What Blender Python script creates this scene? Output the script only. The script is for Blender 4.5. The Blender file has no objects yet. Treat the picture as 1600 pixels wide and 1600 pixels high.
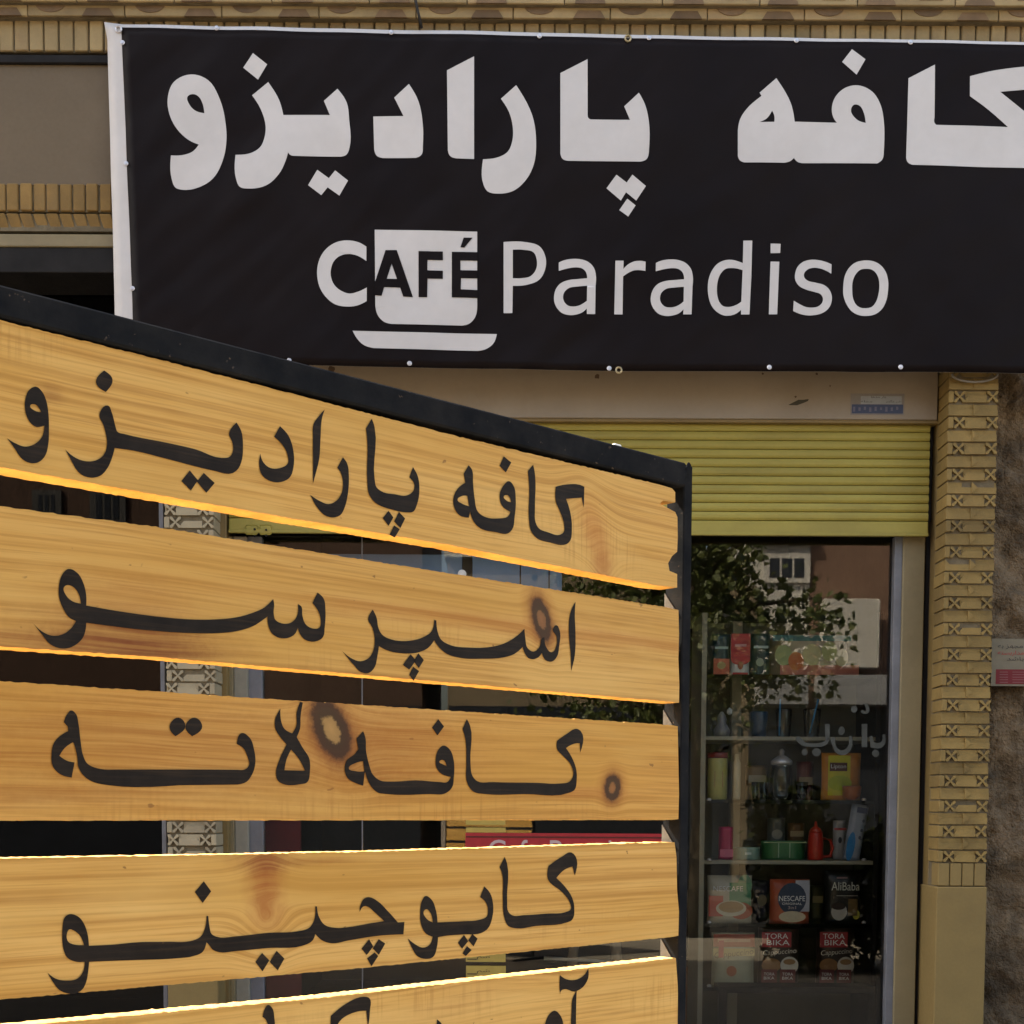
import bpy, bmesh, math, random
from mathutils import Vector, Matrix, noise as mnoise
random.seed(7)
S = bpy.context.scene
C = S.collection
R = math.radians

# ------------------------------------------------------------------ camera
EYE = 1.35
F = 2200.0                 # focal length in photo pixels (photo is 1600 wide)
PPX, PPY = 800.0, 1400.0   # principal point: the photo is the upper part of a tall frame
PITCH = math.atan((PPY-1267.0)/F)
ROLL = R(0.3)
cd = bpy.data.cameras.new('camera'); cam = bpy.data.objects.new('camera', cd); C.objects.link(cam)
CAMR = Matrix.Rotation(R(90)-PITCH, 3, 'X') @ Matrix.Rotation(ROLL, 3, 'Z')
cam.location = (0, 0, EYE)
cam.rotation_euler = CAMR.to_euler()
cd.sensor_width = 36.0; cd.sensor_fit = 'HORIZONTAL'
cd.lens = F/1600.0*36.0
cd.shift_y = (PPY-800.0)/1600.0
cd.clip_start = 0.05; cd.clip_end = 500
S.camera = cam

# ------------------------------------------------------------------ light
EL = R(48); SX, SY = -0.85, 0.53
sun_dir = Vector((SX*math.cos(EL), SY*math.cos(EL), math.sin(EL))).normalized()
w = bpy.data.worlds.new('World'); S.world = w; w.use_nodes = True
wn = w.node_tree.nodes; wl = w.node_tree.links
sky = wn.new('ShaderNodeTexSky'); sky.sky_type = 'NISHITA'; sky.sun_disc = False
sky.sun_elevation = EL; sky.sun_rotation = math.atan2(SX, SY)
sky.air_density = 1.0; sky.dust_density = 5.0; sky.ozone_density = 0.4
bg = wn['Background']; bg.inputs[1].default_value = 0.12
wl.new(sky.outputs[0], bg.inputs[0])
sd = bpy.data.lights.new('sun', 'SUN'); sd.energy = 4.2; sd.angle = R(0.55); sd.color = (1, 0.93, 0.82)
so = bpy.data.objects.new('sun', sd); C.objects.link(so)
so.rotation_euler = (-sun_dir).to_track_quat('-Z', 'Y').to_euler(); so.location = sun_dir*20
S.view_settings.view_transform = 'Standard'; S.view_settings.look = 'None'
S.view_settings.gamma = 1.0; S.view_settings.use_curve_mapping = False
S.view_settings.exposure = 2.4
S.view_settings.use_white_balance = True      # camera balanced for open shade
S.view_settings.white_balance_temperature = 7700; S.view_settings.white_balance_tint = 8
S.render.engine = 'CYCLES'
S.cycles.max_bounces = 8; S.cycles.diffuse_bounces = 5; S.cycles.transparent_max_bounces = 16

# ------------------------------------------------------------------ pixel helpers
def ray(px, py):
    return CAMR @ Vector(((px-PPX)/F, -(py-PPY)/F, -1.0))
def P(px, py, Y):
    d = ray(px, py); t = Y/d.y
    return Vector((d.x*t, Y, EYE+d.z*t))

# ------------------------------------------------------------------ object helpers
def tag(o, label=None, cat=None, group=None, kind=None):
    if label: o['label'] = label
    if cat: o['category'] = cat
    if group: o['group'] = group
    if kind: o['kind'] = kind
    return o
def empty(name, loc=(0, 0, 0), label=None, cat=None, group=None, rz=0):
    o = bpy.data.objects.new(name, None); C.objects.link(o); o.location = loc; o.rotation_euler = (0, 0, rz)
    o.empty_display_size = .05
    return tag(o, label, cat, group)
def link_mesh(name, me, m=None, parent=None, loc=(0, 0, 0), rot=(0, 0, 0)):
    if m is not None and not me.materials: me.materials.append(m)
    o = bpy.data.objects.new(name, me); C.objects.link(o)
    o.location = loc; o.rotation_euler = rot
    if parent: o.parent = parent
    return o
def bm_obj(name, bm, m, parent=None, loc=(0, 0, 0), rot=(0, 0, 0), smooth=False):
    bmesh.ops.recalc_face_normals(bm, faces=bm.faces)
    me = bpy.data.meshes.new(name); bm.to_mesh(me); bm.free()
    if smooth:
        for p in me.polygons: p.use_smooth = True
    return link_mesh(name, me, m, parent, loc, rot)
def add_box(bm, x0, x1, y0, y1, z0, z1, bev=0.0):
    r = bmesh.ops.create_cube(bm, size=1.0)
    vs = r['verts']
    for v in vs:
        v.co = Vector((x0+(v.co.x+.5)*(x1-x0), y0+(v.co.y+.5)*(y1-y0), z0+(v.co.z+.5)*(z1-z0)))
    if bev > 0:
        es = list({e for v in vs for e in v.link_edges})
        bmesh.ops.bevel(bm, geom=es, offset=bev, segments=1, affect='EDGES', profile=.5)
    return vs
def box(name, m, parent, x0, x1, y0, y1, z0, z1, bev=0.0):
    bm = bmesh.new(); add_box(bm, min(x0, x1), max(x0, x1), y0, y1, min(z0, z1), max(z0, z1), bev)
    return bm_obj(name, bm, m, parent)
def pbox(name, m, parent, px0, py0, px1, py1, Y, depth, bev=0.0):
    """box whose front face at distance Y spans a pixel rectangle"""
    a = P(px0, (py0+py1)/2, Y).x; b = P(px1, (py0+py1)/2, Y).x
    t = P((px0+px1)/2, py0, Y).z; u = P((px0+px1)/2, py1, Y).z
    return box(name, m, parent, a, b, Y, Y+depth, u, t, bev)
def add_tube(bm, pts, r, seg=6):
    rings = []
    n = len(pts)
    for i, p in enumerate(pts):
        p = Vector(p)
        d = (Vector(pts[min(i+1, n-1)])-Vector(pts[max(i-1, 0)])).normalized()
        a = d.orthogonal().normalized(); b = d.cross(a)
        rr = r[i] if isinstance(r, (list, tuple)) else r
        rings.append([bm.verts.new(p+(a*math.cos(2*math.pi*k/seg)+b*math.sin(2*math.pi*k/seg))*rr) for k in range(seg)])
    for i in range(n-1):
        # match ring orientation
        best = min(range(seg), key=lambda s: (rings[i][0].co-rings[i+1][s].co).length)
        rings[i+1] = rings[i+1][best:]+rings[i+1][:best]
        if (rings[i][1].co-rings[i+1][1].co).length > (rings[i][1].co-rings[i+1][-1].co).length:
            rings[i+1] = [rings[i+1][0]]+rings[i+1][:0:-1]
        for k in range(seg):
            bm.faces.new((rings[i][k], rings[i][(k+1) % seg], rings[i+1][(k+1) % seg], rings[i+1][k]))
    bm.faces.new(rings[0][::-1]); bm.faces.new(rings[-1])
def tube(name, m, parent, pts, r, seg=8):
    bm = bmesh.new(); add_tube(bm, pts, r, seg); return bm_obj(name, bm, m, parent, smooth=True)
def add_lathe(bm, prof, cx, cy, seg=20):
    rings = []
    for (r, z) in prof:
        rings.append([bm.verts.new((cx+r*math.cos(2*math.pi*k/seg), cy+r*math.sin(2*math.pi*k/seg), z)) for k in range(seg)])
    for i in range(len(rings)-1):
        for k in range(seg):
            bm.faces.new((rings[i][k], rings[i][(k+1) % seg], rings[i+1][(k+1) % seg], rings[i+1][k]))
    bm.faces.new(rings[0][::-1]); bm.faces.new(rings[-1])
def lathe(name, m, parent, prof, cx, cy, seg=20):
    bm = bmesh.new(); add_lathe(bm, prof, cx, cy, seg); return bm_obj(name, bm, m, parent, smooth=True)

# ------------------------------------------------------------------ materials
class G:
    """tiny node-graph helper"""
    def __init__(s, name):
        s.m = bpy.data.materials.new(name); s.m.use_nodes = True
        s.t = s.m.node_tree; s.n = s.t.nodes; s.l = s.t.links
        s.b = s.n['Principled BSDF']; s.out = s.n['Material Output']
    def inp(s, sock, v):
        if hasattr(v, 'is_output') or isinstance(v, bpy.types.NodeSocket): s.l.new(v, sock)
        else: sock.default_value = v
    def math(s, op, a, b=0.0, clamp=False):
        n = s.n.new('ShaderNodeMath'); n.operation = op; n.use_clamp = clamp
        s.inp(n.inputs[0], a); s.inp(n.inputs[1], b); return n.outputs[0]
    def coord(s, which='Object'): return s.n.new('ShaderNodeTexCoord').outputs[which]
    def sep(s, v):
        n = s.n.new('ShaderNodeSeparateXYZ'); s.l.new(v, n.inputs[0]); return n.outputs
    def comb(s, x, y, z):
        n = s.n.new('ShaderNodeCombineXYZ'); s.inp(n.inputs[0], x); s.inp(n.inputs[1], y); s.inp(n.inputs[2], z); return n.outputs[0]
    def noise(s, vec, scale, detail=4, rough=.55, dist=0.0):
        n = s.n.new('ShaderNodeTexNoise'); s.l.new(vec, n.inputs['Vector'])
        n.inputs['Scale'].default_value = scale; n.inputs['Detail'].default_value = detail
        n.inputs['Roughness'].default_value = rough; n.inputs['Distortion'].default_value = dist
        return n.outputs['Fac']
    def ramp(s, fac, stops):
        n = s.n.new('ShaderNodeValToRGB'); s.l.new(fac, n.inputs[0])
        e = n.color_ramp.elements
        while len(e) < len(stops): e.new(1.0)
        for el, (p, c) in zip(e, stops):
            el.position = p; el.color = (c if len(c) == 4 else (*c, 1))
        return n.outputs[0]
    def mix(s, fac, a, b, mode='MIX'):
        n = s.n.new('ShaderNodeMix'); n.data_type = 'RGBA'; n.blend_type = mode
        s.inp(n.inputs[0], fac)
        for i, v in ((6, a), (7, b)):
            if isinstance(v, tuple): n.inputs[i].default_value = (*v[:3], 1)
            else: s.l.new(v, n.inputs[i])
        return n.outputs[2]
    def bump(s, h, strength=.3, dist=.01):
        n = s.n.new('ShaderNodeBump'); n.inputs['Strength'].default_value = strength
        n.inputs['Distance'].default_value = dist; s.l.new(h, n.inputs['Height']); return n.outputs[0]
    def rand(s): return s.n.new('ShaderNodeObjectInfo').outputs['Random']
    def fin(s, col=None, rough=None, normal=None, metal=None, spec=None):
        if col is not None:
            if isinstance(col, tuple): s.b.inputs['Base Color'].default_value = (*col[:3], 1)
            else: s.l.new(col, s.b.inputs['Base Color'])
        if rough is not None: s.inp(s.b.inputs['Roughness'], rough)
        if normal is not None: s.l.new(normal, s.b.inputs['Normal'])
        if metal is not None: s.b.inputs['Metallic'].default_value = metal
        if spec is not None: s.b.inputs['Specular IOR Level'].default_value = spec
        return s.m
def sc(c, k): return tuple(min(1, v*k) for v in c[:3])
def surf(name, col, rough=.7, var=.2, scale=6.0, bump=.2, bscale=60.0, metal=0.0, dirt=None, dirt_amt=.4, rand=.0, spec=.4, bdist=.004):
    g = G(name); co = g.coord()
    if rand:
        r = g.rand()
        va = g.n.new('ShaderNodeVectorMath'); va.operation = 'ADD'; g.l.new(co, va.inputs[0])
        g.l.new(g.comb(g.math('MULTIPLY', r, 37.0), g.math('MULTIPLY', r, 71.0), g.math('MULTIPLY', r, 13.0)), va.inputs[1])
        co = va.outputs[0]
    f = g.noise(co, scale, 5)
    c = g.ramp(f, [(.3, sc(col, 1-var)), (.7, sc(col, 1+var))])
    f2 = g.noise(co, bscale, 3)
    c = g.mix(g.math('MULTIPLY', f2, .25), c, sc(col, .55))
    if dirt:
        d = g.ramp(g.noise(co, scale*.45, 7, .65), [(.48, (0, 0, 0)), (.68, (1, 1, 1))])
        c = g.mix(g.math('MULTIPLY', d, dirt_amt), c, dirt)
    if rand:
        k = g.math('ADD', g.math('MULTIPLY', g.math('FRACT', g.math('MULTIPLY', r, 91.7)), rand*2), 1-rand)
        c = g.mix(1.0, c, g.comb(k, k, k), 'MULTIPLY')
    rg = g.math('ADD', g.math('MULTIPLY', f2, .2), rough-.1)
    return g.fin(c, rg, g.bump(f2, bump, bdist) if bump else None, metal, spec)
_pc = {}
def paint(col, rough=.5):
    k = (tuple(round(c, 3) for c in col), rough)
    if k not in _pc: _pc[k] = surf('print_ink', col, rough, .08, 30, 0, 200, spec=.4)
    return _pc[k]

M = {}
M['brick'] = surf('yellow_brick', (.25, .168, .056), .8, .16, 9, .35, 120, dirt=(.12, .08, .03), dirt_amt=.6, rand=.16)
M['brick_top'] = surf('buff_brick', (.315, .235, .12), .8, .18, 7, .35, 110, dirt=(.20, .12, .07), dirt_amt=.45, rand=.16)
M['brick_left'] = surf('ochre_brick', (.225, .135, .042), .8, .18, 9, .3, 120, dirt=(.14, .09, .04), dirt_amt=.5, rand=.14)
M['brick_dark'] = surf('brown_glazed_brick', (.15, .095, .05), .7, .25, 14, .3, 120, rand=.2)
M['mortar'] = surf('mortar', (.15, .12, .075), .9, .3, 20, .5, 150)
M['plaster'] = surf('painted_plinth', (.235, .162, .058), .75, .10, 3, .15, 80, dirt=(.13, .09, .04), dirt_amt=.45)
M['lintel'] = surf('beige_sheet_metal', (.285, .235, .178), .55, .08, 2.5, .06, 40, dirt=(.17, .125, .08), dirt_amt=.45)
M['panel'] = surf('tan_painted_panel', (.125, .09, .052), .6, .10, 1.6, .05, 60, dirt=(.20, .15, .10), dirt_amt=.4)
M['cream'] = surf('cream_paint', (.225, .182, .10), .5, .12, 4, .12, 60, dirt=(.10, .075, .04), dirt_amt=.45)
M['ochre_paint'] = surf('ochre_paint', (.20, .135, .048), .55, .12, 5, .12, 60, dirt=(.13, .09, .05), dirt_amt=.5)
M['alu'] = surf('aluminium_frame', (.17, .18, .205), .5, .2, 8, .05, 80, metal=.3)
M['shutter'] = surf('yellow_green_shutter_paint', (.335, .28, .062), .55, .08, 3, .1, 50, dirt=(.19, .15, .04), dirt_amt=.5, rand=.05)
M['dark_steel'] = surf('dark_steel', (.014, .013, .013), .6, .3, 12, .1, 90, spec=.15)
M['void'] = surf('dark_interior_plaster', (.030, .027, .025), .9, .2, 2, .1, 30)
M['white_vinyl'] = surf('white_vinyl', (.56, .545, .545), .5, .06, 1.5, .04, 20, spec=.35)
M['black_vinyl'] = None
M['screw'] = surf('zinc_screw', (.62, .62, .66), .35, .1, 30, 0, 50, metal=.6)
M['render_wall'] = surf('rough_mud_render', (.185, .13, .078), .95, .6, 7, 1.0, 60, dirt=(.04, .027, .016), dirt_amt=.95, bdist=.03)
M['sun_grey'] = surf('sun_patch_grey', (.10, .095, .09), .7, .25, 60, .1, 200, spec=.2)  # grey of the triangles that imitate sun patches on the board post
M['wire'] = surf('black_cable', (.012, .012, .013), .6, .2, 20, 0, 50)
M['white_plastic'] = surf('white_plastic', (.65, .65, .63), .4, .06, 10, 0, 50)
M['asphalt'] = surf('asphalt', (.05, .048, .045), .9, .3, 1.2, .5, 90, spec=.1)
M['pavement'] = surf('pavement_concrete', (.25, .22, .18), .9, .2, 2, .3, 60, spec=.05)
M['bark'] = surf('bark', (.10, .075, .05), .95, .35, 10, .8, 40, bdist=.02)
def black_vinyl():
    g = G('black_printed_vinyl'); co = g.coord()
    f = g.noise(co, 2.0, 3)
    c = g.ramp(f, [(.3, (.0068, .0045, .0049)), (.7, (.0095, .0066, .0068))])
    weave = g.noise(co, 420, 2)
    fold = g.noise(g.comb(g.math('MULTIPLY', g.math('ADD', g.sep(co)[0], g.sep(co)[2]), 1.3), 0.0,
                          g.math('MULTIPLY', g.math('SUBTRACT', g.sep(co)[2], g.sep(co)[0]), 3.4)), 1.2, 1.0)
    n = g.bump(g.math('ADD', g.math('MULTIPLY', weave, .02), fold), .5, .05)
    return g.fin(c, .40, n, spec=.07)
M['black_vinyl'] = black_vinyl()
def rail_mat():
    g = G('black_painted_steel_rail'); co = g.coord(); s3 = g.sep(co)
    f = g.noise(co, 25, 6, .65); st = g.noise(g.comb(g.math('MULTIPLY', s3[0], 6.0), 0.0, g.math('MULTIPLY', s3[2], 90.0)), 1.5, 3)
    c = g.ramp(f, [(.35, (.013, .015, .019)), (.7, (.026, .027, .030))])
    chips = g.ramp(g.noise(co, 130, 5, .7), [(.66, (0, 0, 0)), (.71, (1, 1, 1))])
    c = g.mix(g.math('MULTIPLY', chips, .5), c, (.20, .15, .12))
    return g.fin(c, .8, g.bump(g.math('ADD', f, st), .25, .002), spec=.0)
M['rail'] = rail_mat()
def glass_mat(name, tint=(.93, .95, .94), rough=0.0):
    g = G(name); n = g.n; n.remove(g.b)
    tr = n.new('ShaderNodeBsdfTransparent'); tr.inputs[0].default_value = (*tint, 1)
    gl = n.new('ShaderNodeBsdfGlossy'); gl.inputs['Roughness'].default_value = rough; gl.inputs[0].default_value = (1, 1, 1, 1)
    fr = n.new('ShaderNodeFresnel'); fr.inputs[0].default_value = 1.43
    mx = n.new('ShaderNodeMixShader'); g.l.new(fr.outputs[0], mx.inputs[0]); g.l.new(tr.outputs[0], mx.inputs[1]); g.l.new(gl.outputs[0], mx.inputs[2])
    g.l.new(mx.outputs[0], g.out.inputs[0]); return g.m
M['glass'] = glass_mat('shop_glass'); M['jar'] = glass_mat('clear_jar_glass', (.80, .86, .88), .02)
M['glass_dark'] = glass_mat('tinted_glass', (.25, .25, .25))
def leaf_mat():
    g = G('leaf'); r = g.noise(g.coord(), 2.2, 2)
    c = g.ramp(r, [(.3, (.05, .075, .018)), (.55, (.10, .12, .032)), (.75, (.18, .18, .06))])
    g.fin(c, .5); tr = g.n.new('ShaderNodeBsdfTranslucent'); g.l.new(c, tr.inputs[0])
    mx = g.n.new('ShaderNodeMixShader'); mx.inputs[0].default_value = .3
    g.l.new(g.b.outputs[0], mx.inputs[1]); g.l.new(tr.outputs[0], mx.inputs[2]); g.l.new(mx.outputs[0], g.out.inputs[0]); return g.m
M['leaf'] = leaf_mat()

# ------------------------------------------------------------------ outlines traced as strings: "x,y" smooth, "x,y*" corner, "@K" switches the source window
WIN = dict(A=(150, 20, 1600/720), B=(800, 20, 2.0), C=(440, 330, 1.6), D=(0, 560, 1600/700), E=(450, 600, 1600/650), F=(0, 860, 1600/560),
           G=(500, 900, 1600/600), H=(0, 1060, 1600/560), I=(500, 1060, 1600/600), J=(0, 1300, 1600/560), K=(500, 1280, 1600/600), Q=(850, 370, 1600/280), T=(1090, 370, 1600/310), U=(480, 350, 5.0), L=(1060, 820, 4.0), N=(1500, 960, 10.67))
def outline(s, win, steps=5):
    pts = []
    for tok in s.split():
        if tok[0] == '@': win = tok[1]; continue
        cor = tok.endswith('*'); x, y = tok.rstrip('*').split(',')
        x0, y0, k = WIN[win]; pts.append((x0+float(x)/k, y0+float(y)/k, cor))
    n = len(pts); out = []
    for i in range(n):
        p1 = pts[i]; p2 = pts[(i+1) % n]; p0 = pts[i-1]; p3 = pts[(i+2) % n]
        a = Vector(p1[:2]); b = Vector(p2[:2])
        L = (b-a).length
        m1 = Vector((0, 0)); m2 = Vector((0, 0))
        def tan(q0, q1, q2):
            d0 = (Vector(q1[:2])-Vector(q0[:2])); d1 = (Vector(q2[:2])-Vector(q1[:2]))
            if d0.length < 1e-6 or d1.length < 1e-6: return Vector((0, 0))
            t = d0.normalized()/max(d0.length, 1e-6)**.5+d1.normalized()/max(d1.length, 1e-6)**.5
            return t.normalized() if t.length > 1e-6 else Vector((0, 0))
        m1 = (b-a) if p1[2] else tan(p0, p1, p2)*L
        m2 = (b-a) if p2[2] else tan(p1, p2, p3)*L
        if p1[2] and not p2[2]: m1 = (b-a)*1.5-m2*.5
        if p2[2] and not p1[2]: m2 = (b-a)*1.5-m1*.5
        st = 1 if (p1[2] and p2[2]) else (2 if L < 4 else steps)
        for k in range(st):
            t = k/st; h = t*t*t; q = t*t
            out.append(a*(2*h-3*q+1)+m1*(h-2*q+t)+b*(-2*h+3*q)+m2*(h-q))
    return [(p.x, p.y) for p in out]
def fill_mesh(contours):
    """contours: lists of 2D points; returns a filled flat mesh (x, z plane, y = 0)"""
    cu = bpy.data.curves.new('tmp', 'CURVE'); cu.dimensions = '2D'; cu.fill_mode = 'FRONT'
    for c in contours:
        sp = cu.splines.new('POLY'); sp.points.add(len(c)-1)
        for p, (x, y) in zip(sp.points, c): p.co = (x, y, 0, 1)
        sp.use_cyclic_u = True
    o = bpy.data.objects.new('tmp', cu); C.objects.link(o)
    me = bpy.data.meshes.new_from_object(o, depsgraph=None) if False else o.to_mesh().copy()
    o.to_mesh_clear(); bpy.data.objects.remove(o); bpy.data.curves.remove(cu)
    for v in me.vertices: v.co = (v.co.x, 0, v.co.y)
    me.materials.clear()
    return me
def text_mesh(txt, size=1.0):
    cu = bpy.data.curves.new('tmp', 'FONT'); cu.body = txt; cu.size = size; cu.align_x = 'CENTER'; cu.resolution_u = 4
    o = bpy.data.objects.new('tmp', cu); C.objects.link(o)
    me = o.to_mesh().copy(); o.to_mesh_clear(); bpy.data.objects.remove(o); bpy.data.curves.remove(cu)
    for v in me.vertices: v.co = (v.co.x, 0, v.co.y)
    me.materials.clear()
    return me
def face_front(me):
    """make the flat mesh face -y"""
    bm = bmesh.new(); bm.from_mesh(me)
    for f in bm.faces:
        if f.normal.y > 0: f.normal_flip()
    bm.to_mesh(me); bm.free(); return me

# ================================================================== the ground and the street
def sheet(name, m, x0, x1, y0, y1, z, kind='structure'):
    bm = bmesh.new(); vs = [bm.verts.new(p) for p in ((x0, y0, z), (x1, y0, z), (x1, y1, z), (x0, y1, z))]; bm.faces.new(vs)
    return tag(bm_obj(name, bm, m), kind=kind)
sheet('ground', surf('dry_earth', (.25, .2, .15), .95, .2, .3, .2, 10), -200, 200, -200, 200, 0)
bm = bmesh.new(); add_box(bm, -30, 30, -.6, 6.9, 0.004, .12, .01); tag(bm_obj('pavement', bm, M['pavement']), kind='structure')
sheet('road', M['asphalt'], -60, 60, -6.5, -.6, .004)
bm = bmesh.new(); add_box(bm, -30, 30, -8.98, -6.5, 0.004, .12, .01); tag(bm_obj('pavement_opposite', bm, surf('worn_dark_paving', (.09, .08, .07), .9, .3, 2, .3, 60, spec=.1)), kind='structure')
PZ = .12   # pavement level

# ================================================================== the cafe building
YF = 6.28      # front face of the brick pillars
cafe = empty('cafe_building', (0, YF, PZ), 'yellow brick shop building with carved pillars and roller shutter behind the banner', 'building')
cafe.matrix_world = Matrix.Translation((0, 0, 0))   # children are laid out in world coordinates
XL0, XL1 = P(257, 800, YF).x, P(333, 800, YF).x      # left pillar
XR0, XR1 = P(1476, 900, YF).x, P(1553, 900, YF).x    # right pillar
ZTOP = 9.8  # unseen height, raised so the building's shadow reaches further over the pavement
zl = lambda py, px=800, Y=YF: P(px, py, Y).z
Z_L = zl(655, 1200, 6.45)   # underside of lintel sheet
Z_SB = zl(837, 1200, 6.47)  # underside of shutter
Z_LS = zl(385, 80, YF)      # underside of the left bay's cream strip
# hidden core: walls, roof, floor, partitions
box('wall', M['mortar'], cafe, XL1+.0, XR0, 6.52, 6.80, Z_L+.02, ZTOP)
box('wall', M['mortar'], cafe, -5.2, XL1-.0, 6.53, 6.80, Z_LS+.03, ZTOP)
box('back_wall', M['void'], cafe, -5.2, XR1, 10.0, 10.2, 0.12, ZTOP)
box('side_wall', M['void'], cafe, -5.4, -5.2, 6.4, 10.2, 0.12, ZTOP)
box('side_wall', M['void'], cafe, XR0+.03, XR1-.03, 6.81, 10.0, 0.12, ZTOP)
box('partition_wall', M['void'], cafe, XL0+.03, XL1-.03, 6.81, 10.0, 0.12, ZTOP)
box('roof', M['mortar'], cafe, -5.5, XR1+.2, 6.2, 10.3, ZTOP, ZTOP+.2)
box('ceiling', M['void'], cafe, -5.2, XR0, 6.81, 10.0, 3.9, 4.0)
box('floor', surf('brown_floor_tile', (.10, .06, .04), .4, .2, 3, 0, 30), cafe, -5.2, XR0, 6.3, 10.0, .125, .14)

# ---- carved bricks
BW = XR1-XR0; PITCHZ = 19.55/350.0; BH = PITCHZ-.006; BD = .15
def prism(bm, pts, y0, y1):
    n = len(pts)
    a = [bm.verts.new((x, y0, z)) for x, z in pts]; b = [bm.verts.new((x, y1, z)) for x, z in pts]
    bm.faces.new(a); bm.faces.new(b[::-1])
    for i in range(n): bm.faces.new((a[i], a[(i+1) % n], b[(i+1) % n], b[i]))
def cross_motif(bm, cx, s, y0, y1):
    h = s/2; k = s*.30; i = s*.09
    pts = [(-h, -h), (-k, -h), (0, -i), (k, -h), (h, -h), (h, -k), (i, 0), (h, k), (h, h), (k, h), (0, i), (-k, h), (-h, h), (-h, k), (-i, 0), (-h, -k)]
    prism(bm, [(cx+x, BH/2+z) for x, z in pts], y0, y1)
def brick_mesh(kind, flip=False, mm=None):
    bm = bmesh.new(); W = BW
    add_box(bm, 0, W, .016, BD, 0, BH, .0015)             # body, face recessed
    if kind == 'cross':
        add_box(bm, 0, W*.105, 0, .03, .001, BH-.001, .002)
        cross_motif(bm, W*.225, BH*.97, .0, .03)
        cross_motif(bm, W*.885, BH*.97, .0, .03)
        prism(bm, [(W*.34, .0005), (W*.768, .0005), (W*.768, BH*.62), (W*.40, BH*.62), (W*.34, BH*.35)], .0015, .03)
        prism(bm, [(W*.342, .001), (W*.77, .001), (W*.77, BH-.0005), (W*.342, BH-.0005)], .010, .03)
    elif kind == 'arrow':
        prism(bm, [(0.001, .0005), (W-.001, .0005), (W-.001, BH*.55), (0.001, BH*.55)], .001, .03)
        prism(bm, [(0.0, .001), (W, .001), (W, BH-.0005), (0.0, BH-.0005)], .010, .03)
        prism(bm, [(.0005, BH*.5), (W*.10, BH*.5), (.0005, BH*.98)], .002, .03)
        prism(bm, [(W*.50, .002), (W*.50, BH*.98), (W*.62, BH*.5)], -.003, .03)
    else:
        add_box(bm, .003, W-.003, 0, .03, .002, BH-.002, .003)
    if flip:
        for v in bm.verts: v.co.x = W-v.co.x
    for v in bm.verts:
        v.co += Vector((mnoise.noise(v.co*60), 0, mnoise.noise(v.co*47+Vector((3, 1, 2)))))*.0008
    bmesh.ops.recalc_face_normals(bm, faces=bm.faces)
    me = bpy.data.meshes.new('brick_'+kind); bm.to_mesh(me); bm.free(); me.materials.append(mm or M['brick']); return me
BM = {k: brick_mesh(k) for k in ('cross', 'arrow', 'plain')}
M['brick_pale'] = surf('pale_painted_brick', (.35, .295, .195), .8, .14, 9, .35, 120, dirt=(.26, .20, .13), dirt_amt=.45, rand=.10)
BML = brick_mesh('cross', False, M['brick_pale']); BMF = brick_mesh('cross', True, M['brick_pale'])
Z_PL = zl(1348, 1500)     # foot of the carved bricks
def pillar(x0, flip):
    core = box('brick_pillar', M['mortar'], cafe, x0+.006, x0+BW-.006, YF+.012, 6.80, PZ, ZTOP-.01)
    n = int((zl(84)-Z_PL)/PITCHZ)
    for i in range(n):
        cross = (i % 2 == 0)
        if flip:
            me = BML if i % 2 == 0 else BMF
        else:
            me = BM['cross'] if cross else BM['arrow']
        o = link_mesh('brick', me, None, core, (x0+random.uniform(-.003, .003), YF+random.uniform(-.003, .003), Z_PL+i*PITCHZ+.003), (0, random.uniform(-.006, .006), random.uniform(-.008, .008)))
    hz = .108
    for i in range(4):       # row of upright bricks under the carved ones
        bw = BW/4
        box('brick', M['plaster'], core, x0+i*bw+.002, x0+(i+1)*bw-.002, YF-.001, YF+.10, Z_PL-hz+.004, Z_PL-.003, .003)
    box('plinth', M['plaster'], core, x0-.004, x0+BW+.004, YF-.004, 6.78, PZ+.001, Z_PL-hz, .004)
    return core
pillar(XR0, False); pillar(XL0, True)

# ---- soldier course along the top and the ornamental course above
def brick_row(name, m, py0, py1, px0, px1, pitch, Y, depth, bev=.004, tilt=0):
    z1 = P(800, py0, Y).z; z0 = P(800, py1, Y).z
    root = box(name, M['mortar'], cafe, P(px0, py0, Y).x, P(px1, py0, Y).x, Y+.012, Y+depth+.02, z0+.002, z1-.002)
    bw = pitch/350.0*Y/6.286
    bm = bmesh.new(); add_box(bm, 0, bw-.0075, 0, depth, 0, z1-z0-.006, bev)
    if tilt:
        for v in bm.verts:
            if v.co.z < (z1-z0)/2: v.co.x += tilt; v.co.y += abs(tilt)*.9
    bmesh.ops.recalc_face_normals(bm, faces=bm.faces)
    me = bpy.data.meshes.new('upright_brick'); bm.to_mesh(me); bm.free(); me.materials.append(m)
    x = P(px0, py0, Y).x; e = P(px1, py0, Y).x
    while x < e:
        link_mesh('brick', me, None, root, (x+random.uniform(-.001, .001), Y+random.uniform(-.002, .003), z0+.003+random.uniform(-.001, .001)))
        x += bw
    return root
brick_row('soldier_course', M['brick_top'], 31, 84, -260, 1760, 22.7, 6.26, .20)
brick_row('soldier_course', M['brick_left'], 289, 334, -260, 262, 20.2, 6.265, .24)
brick_row('sawtooth_course', M['brick_left'], 336, 364, -260, 262, 20.2, 6.27, .22, .003, tilt=.018)
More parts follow.
